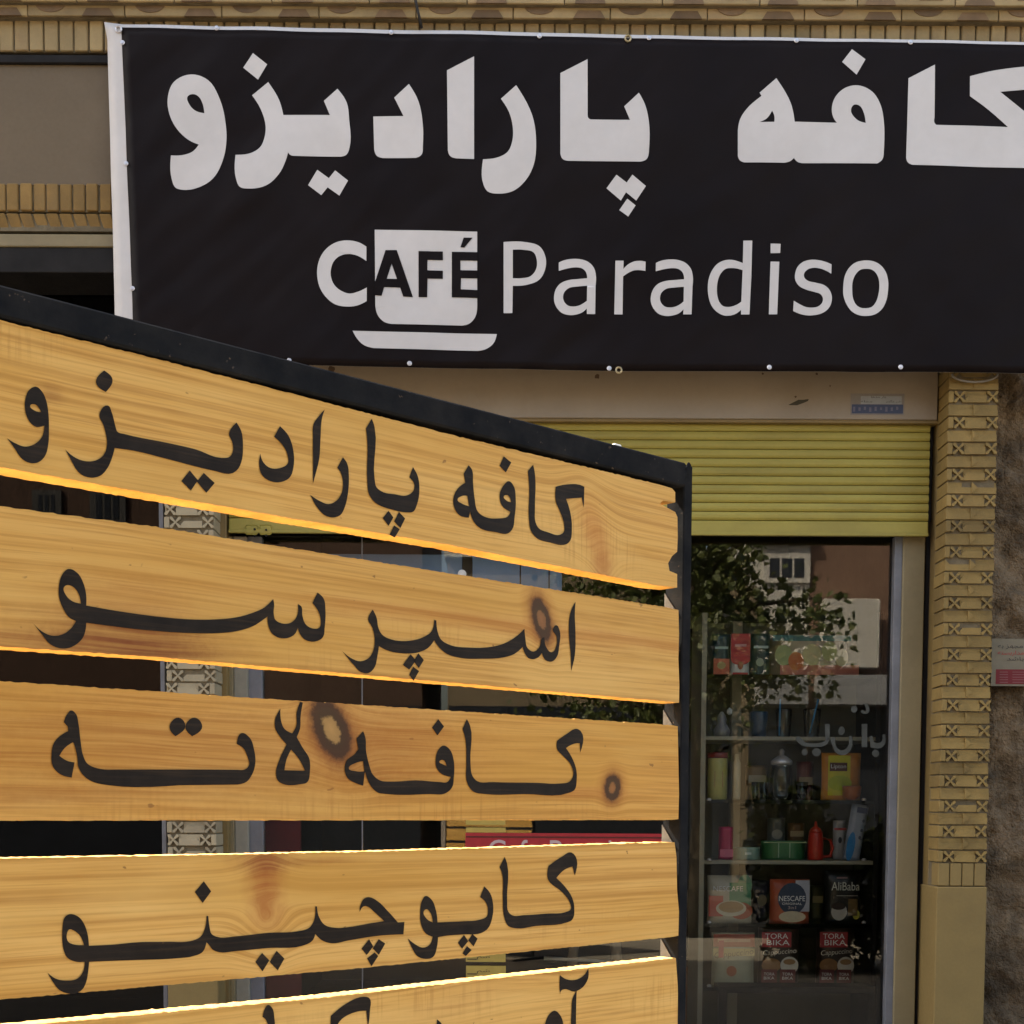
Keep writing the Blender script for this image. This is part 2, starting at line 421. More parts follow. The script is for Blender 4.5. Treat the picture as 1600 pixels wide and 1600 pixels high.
# ornamental course: long buff bricks with brown half-round / trapezoid insets
def orn_row(py0, py1, px0, px1, Y, shift, up):
    z1 = P(800, py0, Y).z; z0 = P(800, py1, Y).z
    root = box('ornamental_course', M['mortar'], cafe, P(px0, 20, Y).x, P(px1, 20, Y).x, Y+.012, Y+.24, z0+.001, z1-.001)
    bw = 145/350.0; x = P(px0, 20, Y).x+shift; e = P(px1, 20, Y).x; h = z1-z0-.005
    bm = bmesh.new(); add_box(bm, 0, bw-.004, 0, .22, 0, h, .003)
    bmesh.ops.recalc_face_normals(bm, faces=bm.faces)
    me = bpy.data.meshes.new('long_brick'); bm.to_mesh(me); bm.free(); me.materials.append(M['brick_top'])
    ins = []
    for half in (True, False):
        bm = bmesh.new(); r = .065
        pts = [(r*math.cos(math.pi*k/10), h*.72*math.sin(math.pi*k/10)) for k in range(11)] if half else [(-.068, 0), (.068, 0), (.048, h*.62), (-.048, h*.62)]
        if half == up: pts = [(x_, h-z_) for x_, z_ in pts]
        prism(bm, pts, -.0015, .02); bmesh.ops.recalc_face_normals(bm, faces=bm.faces)
        m2 = bpy.data.meshes.new('inset'); bm.to_mesh(m2); bm.free(); m2.materials.append(M['brick_dark']); ins.append(m2)
    i = 0
    while x < e:
        b = link_mesh('brick', me, None, root, (x, Y+random.uniform(-.001, .002), z0+.0025))
        for k in range(2):
            link_mesh('inset', ins[k], None, root, (x+bw*(.25+.5*k)+random.uniform(-.012, .012), Y-.001, z0+.0025))
        x += bw; i += 1
orn_row(8, 29, -260, 1760, 6.22, 0.0, True)
orn_row(-16, 6, -260, 1760, 6.19, -.21, False)
for k in range(8):     # plain courses above, out of the photograph
    box('brick_course', M['brick_top'], cafe, -5.2, XR1, 6.21+.004*(k % 2), 6.53, zl(-18)+k*.145, zl(-18)+k*.145+.139, .004)

# ---- left bay, above its window
pbox('steel_beam', M['dark_steel'], cafe, -260, 84.5, 252, 98, 6.255, .27, .004)
pbox('tan_panel', M['panel'], cafe, -260, 98.5, 258, 289, 6.272, .25)
pbox('cream_strip', M['cream'], cafe, -260, 365, 258, 385, 6.262, .26, .004)
lp = pbox('window_pane', M['glass_dark'], cafe, -420, 386, 254, 1760, 6.55, .006)
pbox('window_frame', M['alu'], cafe, 251, 430, 258, 1760, 6.42, .10, .002)
pbox('window_frame', M['dark_steel'], cafe, -430, 385.6, 252, 425, 6.268, .27, .003)
# ---- the cafe bay: lintel sheet, shutter, guides, glass
pbox('wall_panel', M['panel'], cafe, 336, 86, 1478, 560, 6.46, .05)
lin = pbox('lintel_sheet', M['lintel'], cafe, 339, 545, 1466, 653, 6.42, .07, .003)
pbox('lintel_lip', M['ochre_paint'], cafe, 339, 653.6, 1466, 659, 6.428, .06, .002)
# roller shutter
shut = pbox('roller_shutter', M['dark_steel'], cafe, 352, 655, 1456, 812, 6.485, .01)
sx0, sx1 = P(357, 740, 6.46).x, P(1452, 740, 6.46).x
NS = 11; zt = zl(660, 1200, 6.46); zb = zl(813, 1200, 6.46); sp = (zt-zb)/NS
bm = bmesh.new(); prof = [(.011, .0005), (.004, .003), (-.001, sp*.3), (-.002, sp*.6), (.003, sp*.93), (.009, sp*.992), (.011, sp*.992)]
NX = 14
cols = [[bm.verts.new((sx0+(sx1-sx0)*i/NX, y+.0012*mnoise.noise(Vector((i*.9, z*40, 2))), z)) for (y, z) in prof] for i in range(NX+1)]
for i in range(NX):
    for k in range(len(prof)-1): bm.faces.new((cols[i][k], cols[i+1][k], cols[i+1][k+1], cols[i][k+1]))
bm.faces.new(cols[0]); bm.faces.new(cols[-1][::-1]); bmesh.ops.recalc_face_normals(bm, faces=bm.faces)
sm = bpy.data.meshes.new('shutter_slat'); bm.to_mesh(sm); bm.free(); sm.materials.append(M['shutter'])
for i in range(NS): link_mesh('slat', sm, None, shut, (0, 6.46+random.uniform(-.0012, .0012), zb+i*sp))
bb = box('bottom_bar', M['shutter'], shut, sx0, sx1, 6.455, 6.484, Z_SB, zb-.003, .004)
box('bottom_lip', M['shutter'], shut, sx0, sx1, 6.448, 6.462, Z_SB-.003, Z_SB+.012, .002)
bm = bmesh.new()
for cx in (393, 415):
    c = P(cx, 828, 6.452); add_box(bm, c.x-.028, c.x+.028, 6.449, 6.456, c.z-.022, c.z+.022, .006)
bm_obj('lock_plate', bm, M['shutter'], shut)
for cx, cy in ((398, 827), (398, 838), (416, 828), (416, 837)):
    c = P(cx, cy, 6.448); bm = bmesh.new(); bmesh.ops.create_cone(bm, cap_ends=True, segments=10, radius1=.005, radius2=.005, depth=.004, matrix=Matrix.Translation((c.x, 6.447, c.z)) @ Matrix.Rotation(R(90), 4, 'X'))
    bm_obj('bolt', bm, M['dark_steel'], shut)
pbox('shutter_guide', M['ochre_paint'], cafe, 1453.5, 659, 1469, 1760, 6.44, .08, .003)
pbox('shutter_guide', M['ochre_paint'], cafe, 340, 659, 356, 1760, 6.44, .08, .003)
# right jamb
pbox('door_jamb', M['cream'], cafe, 1402, 838, 1436, 1760, 6.50, .10, .004)
pbox('jamb_edge', M['alu'], cafe, 1389, 838, 1401.5, 1760, 6.515, .05, .002)
pbox('jamb_recess', M['dark_steel'], cafe, 1437, 838, 1452, 1760, 6.53, .03)
pbox('door_jamb', M['cream'], cafe, 357, 838, 366, 1760, 6.49, .10, .003)
pbox('jamb_edge', paint((.26, .24, .19), .6), cafe, 367, 838, 388, 1760, 6.50, .08, .003)
pbox('jamb_edge', M['alu'], cafe, 389, 838, 411, 1760, 6.53, .06, .003)
# glass panes
panes = [(412.5, 565), (567, 1043), (1045, 1388.5)]
YG = 6.56
for a, b in panes: pbox('glass_pane', M['glass'], cafe, a, 838, b, 1740, YG, .008)
for a in (566, 1044): pbox('glazing_bar', M['alu'], cafe, a-.8, 838, a+.8, 1740, YG-.004, .016)
pbox('threshold', M['dark_steel'], cafe, 340, 1741, 1470, 1775, 6.45, .2, .004)

# window lettering on the glass (white, seen in reverse)
lt = [["735,1330 760,1370 850,1388 930,1370 945,1330* 935,1335* 900,1358 850,1366 790,1358 748,1322"], ["915,1245* 945,1245* 945,1340* 918,1345*"],
      ["960,1330 965,1390 1000,1435 1050,1435 1080,1400 1085,1320* 1065,1320* 1055,1390 1020,1410 990,1390 980,1330*"], ["1145,1245* 1180,1245* 1180,1390* 1145,1390*"],
      ["1195,1320* 1215,1320* 1220,1355 1265,1358 1275,1310* 1292,1310* 1290,1370 1270,1392 1200,1390*"], ["790,1400 808,1420 790,1442 770,1420"], ["865,1395 890,1420 865,1448 835,1420"], ["1228,1405 1255,1430 1230,1452 1210,1428"],
      ["1100,1130 1118,1152 1098,1175 1078,1152"], ["1160,1118* 1180,1118* 1190,1170 1165,1182 1140,1165 1150,1158 1165,1165"], ["1020,1260 1040,1285 1015,1315 1000,1295"]]
gl_mat = surf('frosted_window_lettering', (.065, .07, .065), .7, .3, 14, 0, 60, spec=.1)
for c in lt:
    me = face_front(fill_mesh([[(P(x, y, YG-.001).x, P(x, y, YG-.001).z) for x, y in outline(s, 'L')] for s in c]))
    link_mesh('letter', me, gl_mat, cafe, (0, YG-.0015, 0))

# ---- building added out of view on the left to keep sun off the pavement
nb = empty('added_shade_building', (0, 0, 0), 'tall brick building added beside the cafe building to shade the pavement', 'building')
box('wall', M['brick_top'], nb, -18, -5.55, 6.3, 10.3, PZ, ZTOP)
box('roof', M['mortar'], nb, -18.1, -5.52, 6.2, 10.4, ZTOP+.002, ZTOP+.2)
for k in range(5):
    for zf in (.9, 4.2, 7.0):
        f_ = box('window', M['cream'], nb, -16.8+k*2.3, -15.4+k*2.3, 6.26, 6.32, zf, zf+1.6); box('pane', M['dark_steel'], f_, -16.72+k*2.3, -15.48+k*2.3, 6.25, 6.30, zf+.08, zf+1.52)

# ================================================================== banner
YB = 6.21
def ripple(x, z):
    d = .012*mnoise.noise(Vector((x*.75+z*.5, z*1.1-x*.25, 1.7)))
    d += .007*mnoise.noise(Vector(((x+z)*1.0, (z-x)*3.2, 5.1)))
    d += .0025*mnoise.noise(Vector(((x*.6-z)*2.0, (z+x)*5.0, 9.1)))
    return d
def interp(tab, x):
    for (x0, y0), (x1, y1) in zip(tab, tab[1:]):
        if x <= x1: return y0+(y1-y0)*(x-x0)/(x1-x0)
    (x0, y0), (x1, y1) = tab[-2:]; return y1+(y1-y0)*(x-x1)/(x1-x0)
TOPO = [(160, 33), (192, 37), (500, 43.5), (1000, 55), (1600, 66), (1750, 69)]
TOPI = [(160, 41), (192, 42), (500, 49.5), (1000, 60.5), (1600, 70.5), (1750, 74)]
BOT = [(160, 562), (500, 572), (950, 579), (1475, 582), (1750, 585)]
LEFTO = [(33, 162), (60, 167), (200, 171), (330, 175), (490, 179), (600, 181)]
LEFTI = [(33, 189), (200, 196), (490, 207), (600, 210)]
def banner_sheet(name, m, parent, top, left, off, thick):
    bm = bmesh.new(); NU, NV = 110, 40; front = []; back = []
    for j in range(NV+1):
        rf = []; rb = []
        for i in range(NU+1):
            v = j/NV; u = i/NU
            yy = 33+(585-33)*v; xl = interp(left, yy); px = xl+(1730-xl)*u
            py = interp(top, px)+(interp(BOT, px)-interp(top, px))*v
            p = P(px, py, YB); r = ripple(p.x, p.z)
            rf.append(bm.verts.new((p.x, YB-off+r, p.z))); rb.append(bm.verts.new((p.x, YB-off+r+thick, p.z)))
        front.append(rf); back.append(rb)
    for j in range(NV):
        for i in range(NU):
            bm.faces.new((front[j][i], front[j][i+1], front[j+1][i+1], front[j+1][i]))
            bm.faces.new((back[j][i], back[j+1][i], back[j+1][i+1], back[j][i+1]))
    for j in range(NV):
        for i in (0, NU): bm.faces.new((front[j][i], front[j+1][i], back[j+1][i], back[j][i]))
    for i in range(NU):
        for j in (0, NV): bm.faces.new((front[j][i], front[j][i+1], back[j][i+1], back[j][i]))
    return bm_obj(name, bm, m, parent, smooth=False)
banner = empty('shop_banner', (0, 0, 0), 'wide black vinyl banner with white cafe lettering and cup logo fixed above the shutter', 'banner')
bs = banner_sheet('sheet', M['white_vinyl'], banner, TOPO, LEFTO, .0, .0012)
bp = banner_sheet('black_field', M['black_vinyl'], banner, TOPI, LEFTI, .0016, .0008)
for o in (bs, bp):
    for p in o.data.polygons: p.use_smooth = True
def cut_and_ripple(me, off):
    bm = bmesh.new(); bm.from_mesh(me)
    xs = [v.co.x for v in bm.verts]; zs = [v.co.z for v in bm.verts]
    st = .05
    x = math.floor(min(xs)/st)*st+st
    while x < max(xs):
        bmesh.ops.bisect_plane(bm, geom=bm.verts[:]+bm.edges[:]+bm.faces[:], plane_co=(x, 0, 0), plane_no=(1, 0, 0)); x += st
    z = math.floor(min(zs)/st)*st+st
    while z < max(zs):
        bmesh.ops.bisect_plane(bm, geom=bm.verts[:]+bm.edges[:]+bm.faces[:], plane_co=(0, 0, z), plane_no=(0, 0, 1)); z += st
    for v in bm.verts: v.co.y = YB-off+ripple(v.co.x, v.co.z)
    for f in bm.faces:
        f.smooth = True
        if f.normal.y > 0: f.normal_flip()
    bm.to_mesh(me); bm.free(); return me
def banner_glyph(strs, win, m, off=.003, name='letter', parent=None):
    cs = [[(P(x, y, YB).x, P(x, y, YB).z) for x, y in outline(s, win)] for s in strs]
    link_mesh(name, cut_and_ripple(fill_mesh(cs), off), m, parent or banner)
WV = M['white_vinyl']
for strs, win in [
    (["250,290 270,240 330,214 390,235 430,300 450,390 452,440 440,510 405,575 355,605 300,613 275,605 262,575 260,495* 300,493 335,480 356,456* 320,440 275,395 252,340", "318,292 335,283 355,290 370,315 376,348* 345,340 325,320"], 'A'),
    (["545,140* 594,178* 562,230* 511,190*"], 'A'),
    (["597,238* 541,284* 570,330 588,390 585,430 570,465 540,485 484,492* 486,575 500,605 530,611 590,600 635,560 660,510 667,485* 675,494 690,497* 850,499* 870,492 880,470 879,370 870,310 838,262* 791,305* 812,355* 650,353* 635,300"], 'A'),
    (["768,544* 808,573* 830,546* 875,582* 845,634* 804,605* 782,632* 736,597*"], 'A'),
    (["1087,250* 1036,297* 1068,361* 963,361* 966,475* 975,497 995,505* 1110,505* 1130,495 1135,470* 1135,390 1120,310"], 'A'),
    (["1313,155* 1219,204* 1222,480* 1230,500 1250,508* 1313,510*"], 'A'),
    (["1459,255* 1406,302* 1435,350 1448,410 1445,450 1430,485 1400,503 1344,511* 1346,600 1360,622 1400,630 1450,620 1495,580 1520,530 1528,450 1515,360"], 'A'),
    (["236,147* 151,191* 151,445* 158,460 175,466* 400,468* 420,460 427,440* 427,345 415,290 396,253* 350,296* 368,338* 245,337* 238,332 236,320*"], 'B'),
    (["326,508* 358,532* 376,508* 418,543* 388,588* 356,562* 340,588* 295,550*"], 'B'), (["360,582* 386,603* 363,638* 335,618*"], 'B'),
    (["1061,117* 1103,149* 1075,197* 1030,157*"], 'B'),
    (["825,207* 773,252* 779,262* 735,300 712,335 705,370* 705,450* 712,464 725,470* 850,471* 868,466 880,456* 890,467 905,472* 1140,474* 1155,462 1160,440* 1160,340 1150,290 1125,250 1080,230 1040,238 1010,265 998,300 1003,330 1014,346* 882,344* 870,285", "773,343* 795,332 812,308* 819,325 819,343*", "1058,305 1068,290 1085,293 1098,315 1104,347* 1075,335"], 'B'),
    (["1320,165* 1237,208* 1230,455* 1235,470 1250,478* 1600,486* 1690,487* 1710,470 1712,420 1690,370 1600,306* 1525,248* 1600,241 1720,232* 1720,165* 1600,170 1510,181 1430,200* 1430,262* 1480,298 1550,357* 1325,352* 1319,345 1319,330*"], 'B'),
    (["462,175* 400,140 320,125 240,135 160,180 105,250 78,340 78,410 100,500 150,575 220,630 310,648 390,640 466,605* 466,498* 400,530 330,545 270,525 215,480 185,410 185,350 210,285 260,245 325,232 390,245 462,288*"], 'U'),
    (["527,43* 1328,60* 1328,640* 1315,720 1270,775 1210,793* 660,782* 600,765 550,710 533,640*"], 'U'),
    (["178,300* 538,307* 530,330 510,345 490,349* 230,343* 205,335 188,318"], 'C'),
    (["555,78* 610,78 645,88 660,115 660,140 645,170 610,184 578,186* 577,254* 555,254*", "578,97* 605,97 630,103 638,122 636,145 622,162 600,167 578,167*"], 'C'),
    (["132,230* 180,210 260,198 340,205 400,230 445,280 463,350 460,440* 457,688* 383,688* 382,640* 340,675 280,695 220,698 160,680 115,635 92,580 90,530 110,460 150,415 220,388 300,380 385,373* 382,340 365,305 335,283 280,275 220,282 132,305*", "385,440* 300,446 225,458 185,490 170,535 180,580 215,615 255,623 310,615 350,595 383,572*"], 'Q'),
    (["637,217* 710,217* 708,290* 750,250 800,225 860,218 906,225* 905,307* 860,300 800,303 750,325 706,355* 702,690* 628,690*"], 'Q'),
    (["998,236* 1046,216 1126,204 1206,211 1266,236 1311,286 1329,356 1326,446* 1318,691* 1243,691* 1246,646* 1206,681 1146,701 1086,704 1026,686 981,641 956,586 954,536 976,466 1016,421 1086,394 1166,386 1251,379* 1248,346 1231,311 1201,289 1146,281 1086,288 998,309*", "1249,446* 1166,452 1091,464 1051,496 1036,541 1046,586 1081,621 1121,629 1176,621 1216,601 1247,576*"], 'Q'),
    (["367,35* 439,35* 432,330* 418,627* 350,627* 350,590* 310,620 260,635 210,633 150,600 110,550 88,480 82,410 90,340 115,275 160,220 220,192 280,190 330,203 363,215*", "362,272* 320,260 270,255 225,262 185,300 163,355 155,420 160,480 178,530 205,558 245,566 290,558 330,540 352,523*"], 'T'),
    (["587,58* 668,60* 665,133* 587,135*"], 'T'), (["587,202* 658,203* 640,628* 573,628*"], 'T'),
    (["1077,228* 1075,303* 1030,278 980,260 930,255 885,268 857,300 860,335 885,358 950,375 1020,395 1060,430 1080,480 1075,540 1050,585 1000,620 940,635 880,637 820,625 768,602* 773,520* 820,548 870,570 920,575 970,565 1002,535 1008,500 990,468 940,450 870,430 815,400 785,350 785,300 805,245 850,205 910,190 960,192 1020,205"], 'T'),
    (["1355,195 1420,203 1475,235 1515,290 1533,360 1532,440 1518,520 1485,585 1430,628 1370,642 1300,637 1240,605 1200,550 1175,480 1173,400 1185,320 1215,260 1265,215 1310,200", "1360,262 1310,270 1270,310 1248,370 1245,430 1252,500 1275,550 1310,575 1350,580 1400,570 1435,530 1455,470 1463,400 1455,335 1430,290 1400,268"], 'T')]:
    banner_glyph(strs, win, WV, .0042)
for strs in (["612,205* 700,205* 826,570* 750,567* 727,497* 602,495* 582,563* 526,560* 526,468*", "660,312* 702,430* 622,430*"], ["870,212* 1060,215* 1060,282* 940,280* 938,360* 1060,364* 1060,428* 940,425* 937,572* 870,570*"],
             ["1130,217* 1330,222* 1330,290* 1197,285* 1197,362* 1330,366* 1330,428* 1202,425* 1200,512* 1330,518* 1330,580* 1130,575*"], ["1222,107* 1292,108* 1228,185* 1197,183*"]):
    banner_glyph(strs, 'U', M['black_vinyl'], .0060)
# fixing screws with washers
for i, (x, y) in enumerate([(208, 116-29), (338, 43), (611, 50), (843, 57), (1014, 60), (1244, 64), (1422, 67), (640, 568), (952, 575), (1202, 574), (1407, 574), (191, 66), (197, 256), (207, 451), (452, 564)]):
    if i == 0: continue
    c = P(x, y, YB); bm = bmesh.new(); yy = YB-.004+ripple(c.x, c.z)
    for r, d, h in ((.0105, .002, 0), (.006, .004, -.002)):
        bmesh.ops.create_cone(bm, cap_ends=True, segments=14, radius1=r, radius2=r*.8, depth=d, matrix=Matrix.Translation((c.x, yy+h, c.z)) @ Matrix.Rotation(R(90), 4, 'X'))
    bm_obj('screw', bm, M['screw'], banner)
for (x, y) in ((981, 61), (185, 45), (967, 578)):
    c = P(x, y, YB); bm = bmesh.new(); yy = YB-.004+ripple(c.x, c.z)
    pts = [(c.x+.012*math.cos(a*math.pi/8), yy, c.z+.012*math.sin(a*math.pi/8)) for a in range(17)]
    add_tube(bm, pts, .004, 6); bm_obj('eyelet', bm, surf('brass', (.45, .38, .24), .4, .1, 10, 0, 30, metal=.7) if x != 185 else M['screw'], banner)

# ================================================================== slatted menu board
VPX = 3170.0; AZ = math.atan((VPX-PPX)/F)           # slats run towards this vanishing point
YR = 1.5
dvec = Vector((math.sin(AZ), math.cos(AZ), 0)); nvec = Vector((math.cos(AZ), -math.sin(AZ), 0))
P0 = P(1058, 1267, YR)
RZ = math.atan2(dvec.y, dvec.x)
def uz(px, py, off=0.0):
    d = ray(px, py); o = Vector((0, 0, EYE)); t = ((P0-o).dot(nvec)+off)/d.dot(nvec); p = o+d*t
    return ((p-P0).dot(dvec), p.z-PZ)
board = empty('menu_board', (P0.x, P0.y, PZ), 'slatted pine menu board with black hand painted Persian words in a black steel frame', 'menu board', rz=RZ)
TH = .023; UL = -1.0; TB = .024
KN = {  # per slat: px, py, half length, half width, turn, kind, colour, strength, warp of the grain
    0: [(930, 833, .020, .011, -60, 'soft', (.50, .17, .035), .8, .9), (941, 886, .011, .009, -80, 'soft', (.42, .13, .03), .85, .9), (80, 615, .006, .004, 0, 'soft', (.30, .12, .03), .8, .2)],
    1: [(846, 968, .012, .0065, -68, 'knot', (.26, .11, .045), 1, .9), (846, 984, .20, .006, 0, 'soft', (.42, .13, .025), .6, 0), (205, 1006, .05, .012, 0, 'soft', (.17, .035, .008), 1.15, .3), (205, 950, .04, .014, 0, 'soft', (.36, .12, .025), .65, .2), (40, 1002, .06, .006, 0, 'soft', (.30, .09, .02), .6, 0)],
    2: [(518, 1140, .0155, .0095, -58, 'knot', (.44, .26, .095), 1, .9), (957, 1231, .0075, .0065, 80, 'knot', (.30, .12, .04), 1, .9), (300, 1172, .16, .030, 0, 'soft', (.38, .14, .022), .85, .1), (600, 1160, .06, .024, 0, 'soft', (.38, .13, .02), .85, 0), (905, 1238, .05, .004, 0, 'soft', (.40, .12, .02), .7, 0), (15, 1240, .04, .006, 0, 'soft', (.38, .15, .04), .5, 0)],
    3: [(415, 1378, .022, .010, 90, 'soft', (.34, .08, .015), 1.0, .6), (414, 1345, .017, .006, 0, 'soft', (.22, .05, .012), .95, 0), (420, 1425, .010, .009, 0, 'soft', (.40, .13, .025), .6, .9), (490, 1346, .03, .002, 0, 'soft', (.3, .1, .02), .7, 0)],
    4: [(700, 1570, .05, .01, 10, 'soft', (.45, .2, .06), .3, .5)]}
def wood(i):
    g = G('pine_slat_wood'); s3 = g.sep(g.coord()); u, y, z = s3[0], s3[1], s3[2]
    v = z; masks = []
    edge = g.noise(g.comb(g.math('MULTIPLY', u, 130.0), 0.0, g.math('MULTIPLY', z, 150.0)), 1.0, 5, .7)
    for (px, py, ra, rb, turn, kind, col, st, wp) in KN.get(i, []):
        u0, z0 = uz(px, py); ct, sn = math.cos(R(turn)), math.sin(R(turn))
        du = g.math('SUBTRACT', u, u0); dz = g.math('SUBTRACT', z, z0)
        a = g.math('DIVIDE', g.math('ADD', g.math('MULTIPLY', du, ct), g.math('MULTIPLY', dz, sn)), ra)
        b = g.math('DIVIDE', g.math('SUBTRACT', g.math('MULTIPLY', dz, ct), g.math('MULTIPLY', du, sn)), rb)
        r2 = g.math('ADD', g.math('MULTIPLY', a, a), g.math('MULTIPLY', b, b))
        if wp:
            wide = g.math('POWER', 2.718, g.math('MULTIPLY', r2, -.16))
            v = g.math('SUBTRACT', v, g.math('MULTIPLY', g.math('MULTIPLY', dz, wide), .9*wp))
        rr = g.math('ADD', g.math('SQRT', r2), g.math('MULTIPLY', g.math('SUBTRACT', edge, .5), 1.1 if kind == 'knot' else 1.0))
        masks.append((rr, kind, col, st))
    lowv = g.comb(g.math('MULTIPLY', u, 1.1), g.math('MULTIPLY', v, 5.0), i*3.7)
    v2 = g.math('ADD', v, g.math('MULTIPLY', g.noise(lowv, 1.6, 3), .009+.004*(i % 3)))
    rings = g.noise(g.comb(g.math('MULTIPLY', u, .25), g.math('MULTIPLY', v2, 95.0), i*5.1+y if False else i*5.1), 1.6, 2, .5)
    fine = g.noise(g.comb(g.math('MULTIPLY', u, 7.0), g.math('MULTIPLY', v2, 420.0), i*2.3), 1.0, 4, .6)
    broad = g.noise(g.comb(g.math('MULTIPLY', u, 2.2), g.math('MULTIPLY', z, 9.0), i*9.1), 1.3, 4)
    saw = g.noise(g.comb(g.math('MULTIPLY', u, 260.0), g.math('MULTIPLY', z, 14.0), i*1.9), 1.0, 2)
    lite, mid, dark = [tuple(v*k for v, k in zip(c_, [(1, 1, 1), (.97, .97, 1), (.95, .88, .78), (1.02, 1.03, 1.1), (1.03, 1.04, 1.1)][i % 5])) for c_ in ((.76, .465, .15), (.69, .39, .105), (.43, .20, .042))]
    c = g.ramp(rings, [(.34, dark), (.47, mid), (.62, lite)])
    c = g.mix(.45, c, mid)
    c = g.mix(g.ramp(fine, [(.47, (0, 0, 0)), (.72, (.78, .78, .78))]), c, dark)
    pale = g.ramp(g.noise(g.comb(g.math('MULTIPLY', u, 3.1), g.math('MULTIPLY', z, 16.0), i*6.3+40), 1.0, 4, .6), [(.48, (0, 0, 0)), (.72, (.6, .6, .6))])
    c = g.mix(pale, c, (.82, .54, .195))
    c = g.mix(g.ramp(broad, [(.45, (0, 0, 0)), (.75, (.55, .55, .55))]), c, (.56, .29, .05))
    patch = g.ramp(g.noise(g.comb(g.math('MULTIPLY', u, 3.0), g.math('MULTIPLY', z, 8.0), i*4.4+20), 1.1, 2), [(.55, (0, 0, 0)), (.7, (1, 1, 1))])
    c = g.mix(g.math('MULTIPLY', g.math('MULTIPLY', g.ramp(saw, [(.5, (0, 0, 0)), (.68, (1, 1, 1))]), patch), .40), c, (.36, .15, .03))
    spot = g.ramp(g.noise(g.comb(g.math('MULTIPLY', u, 70.0), g.math('MULTIPLY', z, 110.0), i*7.7), 1.0, 2), [(.735, (0, 0, 0)), (.77, (1, 1, 1))])
    c = g.mix(g.math('MULTIPLY', spot, .7), c, (.20, .09, .03))
    streak = g.ramp(fine, [(.32, (.45, .45, .45)), (.6, (1, 1, 1))])
    for rr, kind, col, st in sorted(masks, key=lambda m_: m_[1] == 'knot'):
        if kind == 'knot':
            q = g.math('MULTIPLY', rr, .25, True)
            kc = g.ramp(q, [(.0, col), (.17, sc(col, .8)), (.225, (.028, .014, .008)), (.40, (.05, .018, .008)), (.52, (.22, .06, .012)), (.8, (.42, .16, .03))])
            ka = g.ramp(q, [(.0, (.9, .9, .9)), (.40, (.96, .96, .96)), (.52, (.66, .62, .62)), (.7, (.3, .3, .3)), (1.0, (0, 0, 0))])
            c = g.mix(ka, c, kc)
        else:
            q = g.math('MULTIPLY', rr, .4, True)
            ka = g.ramp(q, [(.0, (1, 1, 1)), (.35, (.75, .75, .75)), (.65, (.25, .25, .25)), (1.0, (0, 0, 0))])
            c = g.mix(g.math('MULTIPLY', g.math('MULTIPLY', ka, st*.85), streak), c, col)
    h = g.math('ADD', g.math('MULTIPLY', rings, .5), g.math('MULTIPLY', fine, .5))
    return g.fin(c, .62, g.bump(h, .22, .0012), spec=.3)
SL = [  # right-hand end, then top edge and bottom edge of each slat as traced
    dict(top=[(-60, 484), (262, 565), (700, 678), (1030, 757)], bot=[(-60, 719), (0, 730), (450, 809), (700, 851), (1028, 915)],
         end=[(1050, 763), (1055, 769), (1055, 785), (1036, 782), (1031, 787), (1042, 793), (1055, 800), (1058.5, 808), (1059, 840), (1058, 862), (1050, 869), (1044, 880), (1046, 892), (1058, 897), (1058, 918)]),
    dict(top=[(-60, 783), (0, 791), (250, 824), (450, 856), (1037, 948)], bot=[(-60, 1005), (0, 1010), (250, 1027), (560, 1054), (1052, 1097)],
         end=[(1060, 953), (1061, 990), (1060, 1030), (1061.5, 1070), (1061, 1098)]),
    dict(top=[(-60, 1060), (0, 1064), (250, 1081), (560, 1101), (1050, 1133)], bot=[(-60, 1282), (0, 1282), (560, 1281.5), (1050, 1281)],
         end=[(1059, 1135), (1060, 1190), (1061, 1240), (1060, 1280)]),
    dict(top=[(-60, 1342), (0, 1341.5), (300, 1336), (560, 1331), (1048, 1316)], bot=[(-60, 1567), (0, 1562), (560, 1513), (1050, 1464)],
         end=[(1054, 1316), (1057, 1340), (1058, 1390), (1061, 1425), (1060, 1462)]),
    dict(top=[(-60, 1613), (63, 1601), (500, 1560), (1050, 1498)], bot=None, end=[(1056, 1497), (1059, 1540), (1060, 1590)])]
DROP = []
def slat_mesh(idx, top, bot, end):
    """outline in board (u, z); jagged saw-cut edges; solid TH thick"""
    rnd = random.Random(idx*11+3)
    def dens(pts, amp):
        out = []
        for (a, b), (c, d) in zip(pts, pts[1:]):
            n = max(1, int(abs(c-a)/.0035))
            for k in range(n):
                t = k/n; j = rnd.uniform(-1, 1)*amp + (rnd.random() < .03)*rnd.uniform(-1, 1)*amp*1.5
                out.append((a+(c-a)*t, b+(d-b)*t+j))
        out.append(pts[-1]); return out
    tp = dens(top, .0004); bt = dens(bot, .0003)
    pts = tp+end+bt[::-1]
    me = fill_mesh([pts])
    bm = bmesh.new(); bm.from_mesh(me); bpy.data.meshes.remove(me)
    for f in bm.faces:
        if f.normal.y > 0: f.normal_flip()
    ret = bmesh.ops.extrude_face_region(bm, geom=bm.faces[:])
    for e in ret['geom']:
        if isinstance(e, bmesh.types.BMVert): e.co.y += TH
    return bm
M['sun_paled'] = surf('sun_paled_pine_edge', (.70, .45, .175), .8, .16, 40, .4, 300, dirt=(.5, .26, .07), dirt_amt=.5, spec=.1)  # sawn slat edges, coloured paler to imitate strong sun on their tops
def with_edges(o):
    o.data.materials.append(M['sun_paled'])
    for p in o.data.polygons:
        if abs(p.normal.y) < .5: p.material_index = 1
    return o
hz = None; slats = []
ztop = None
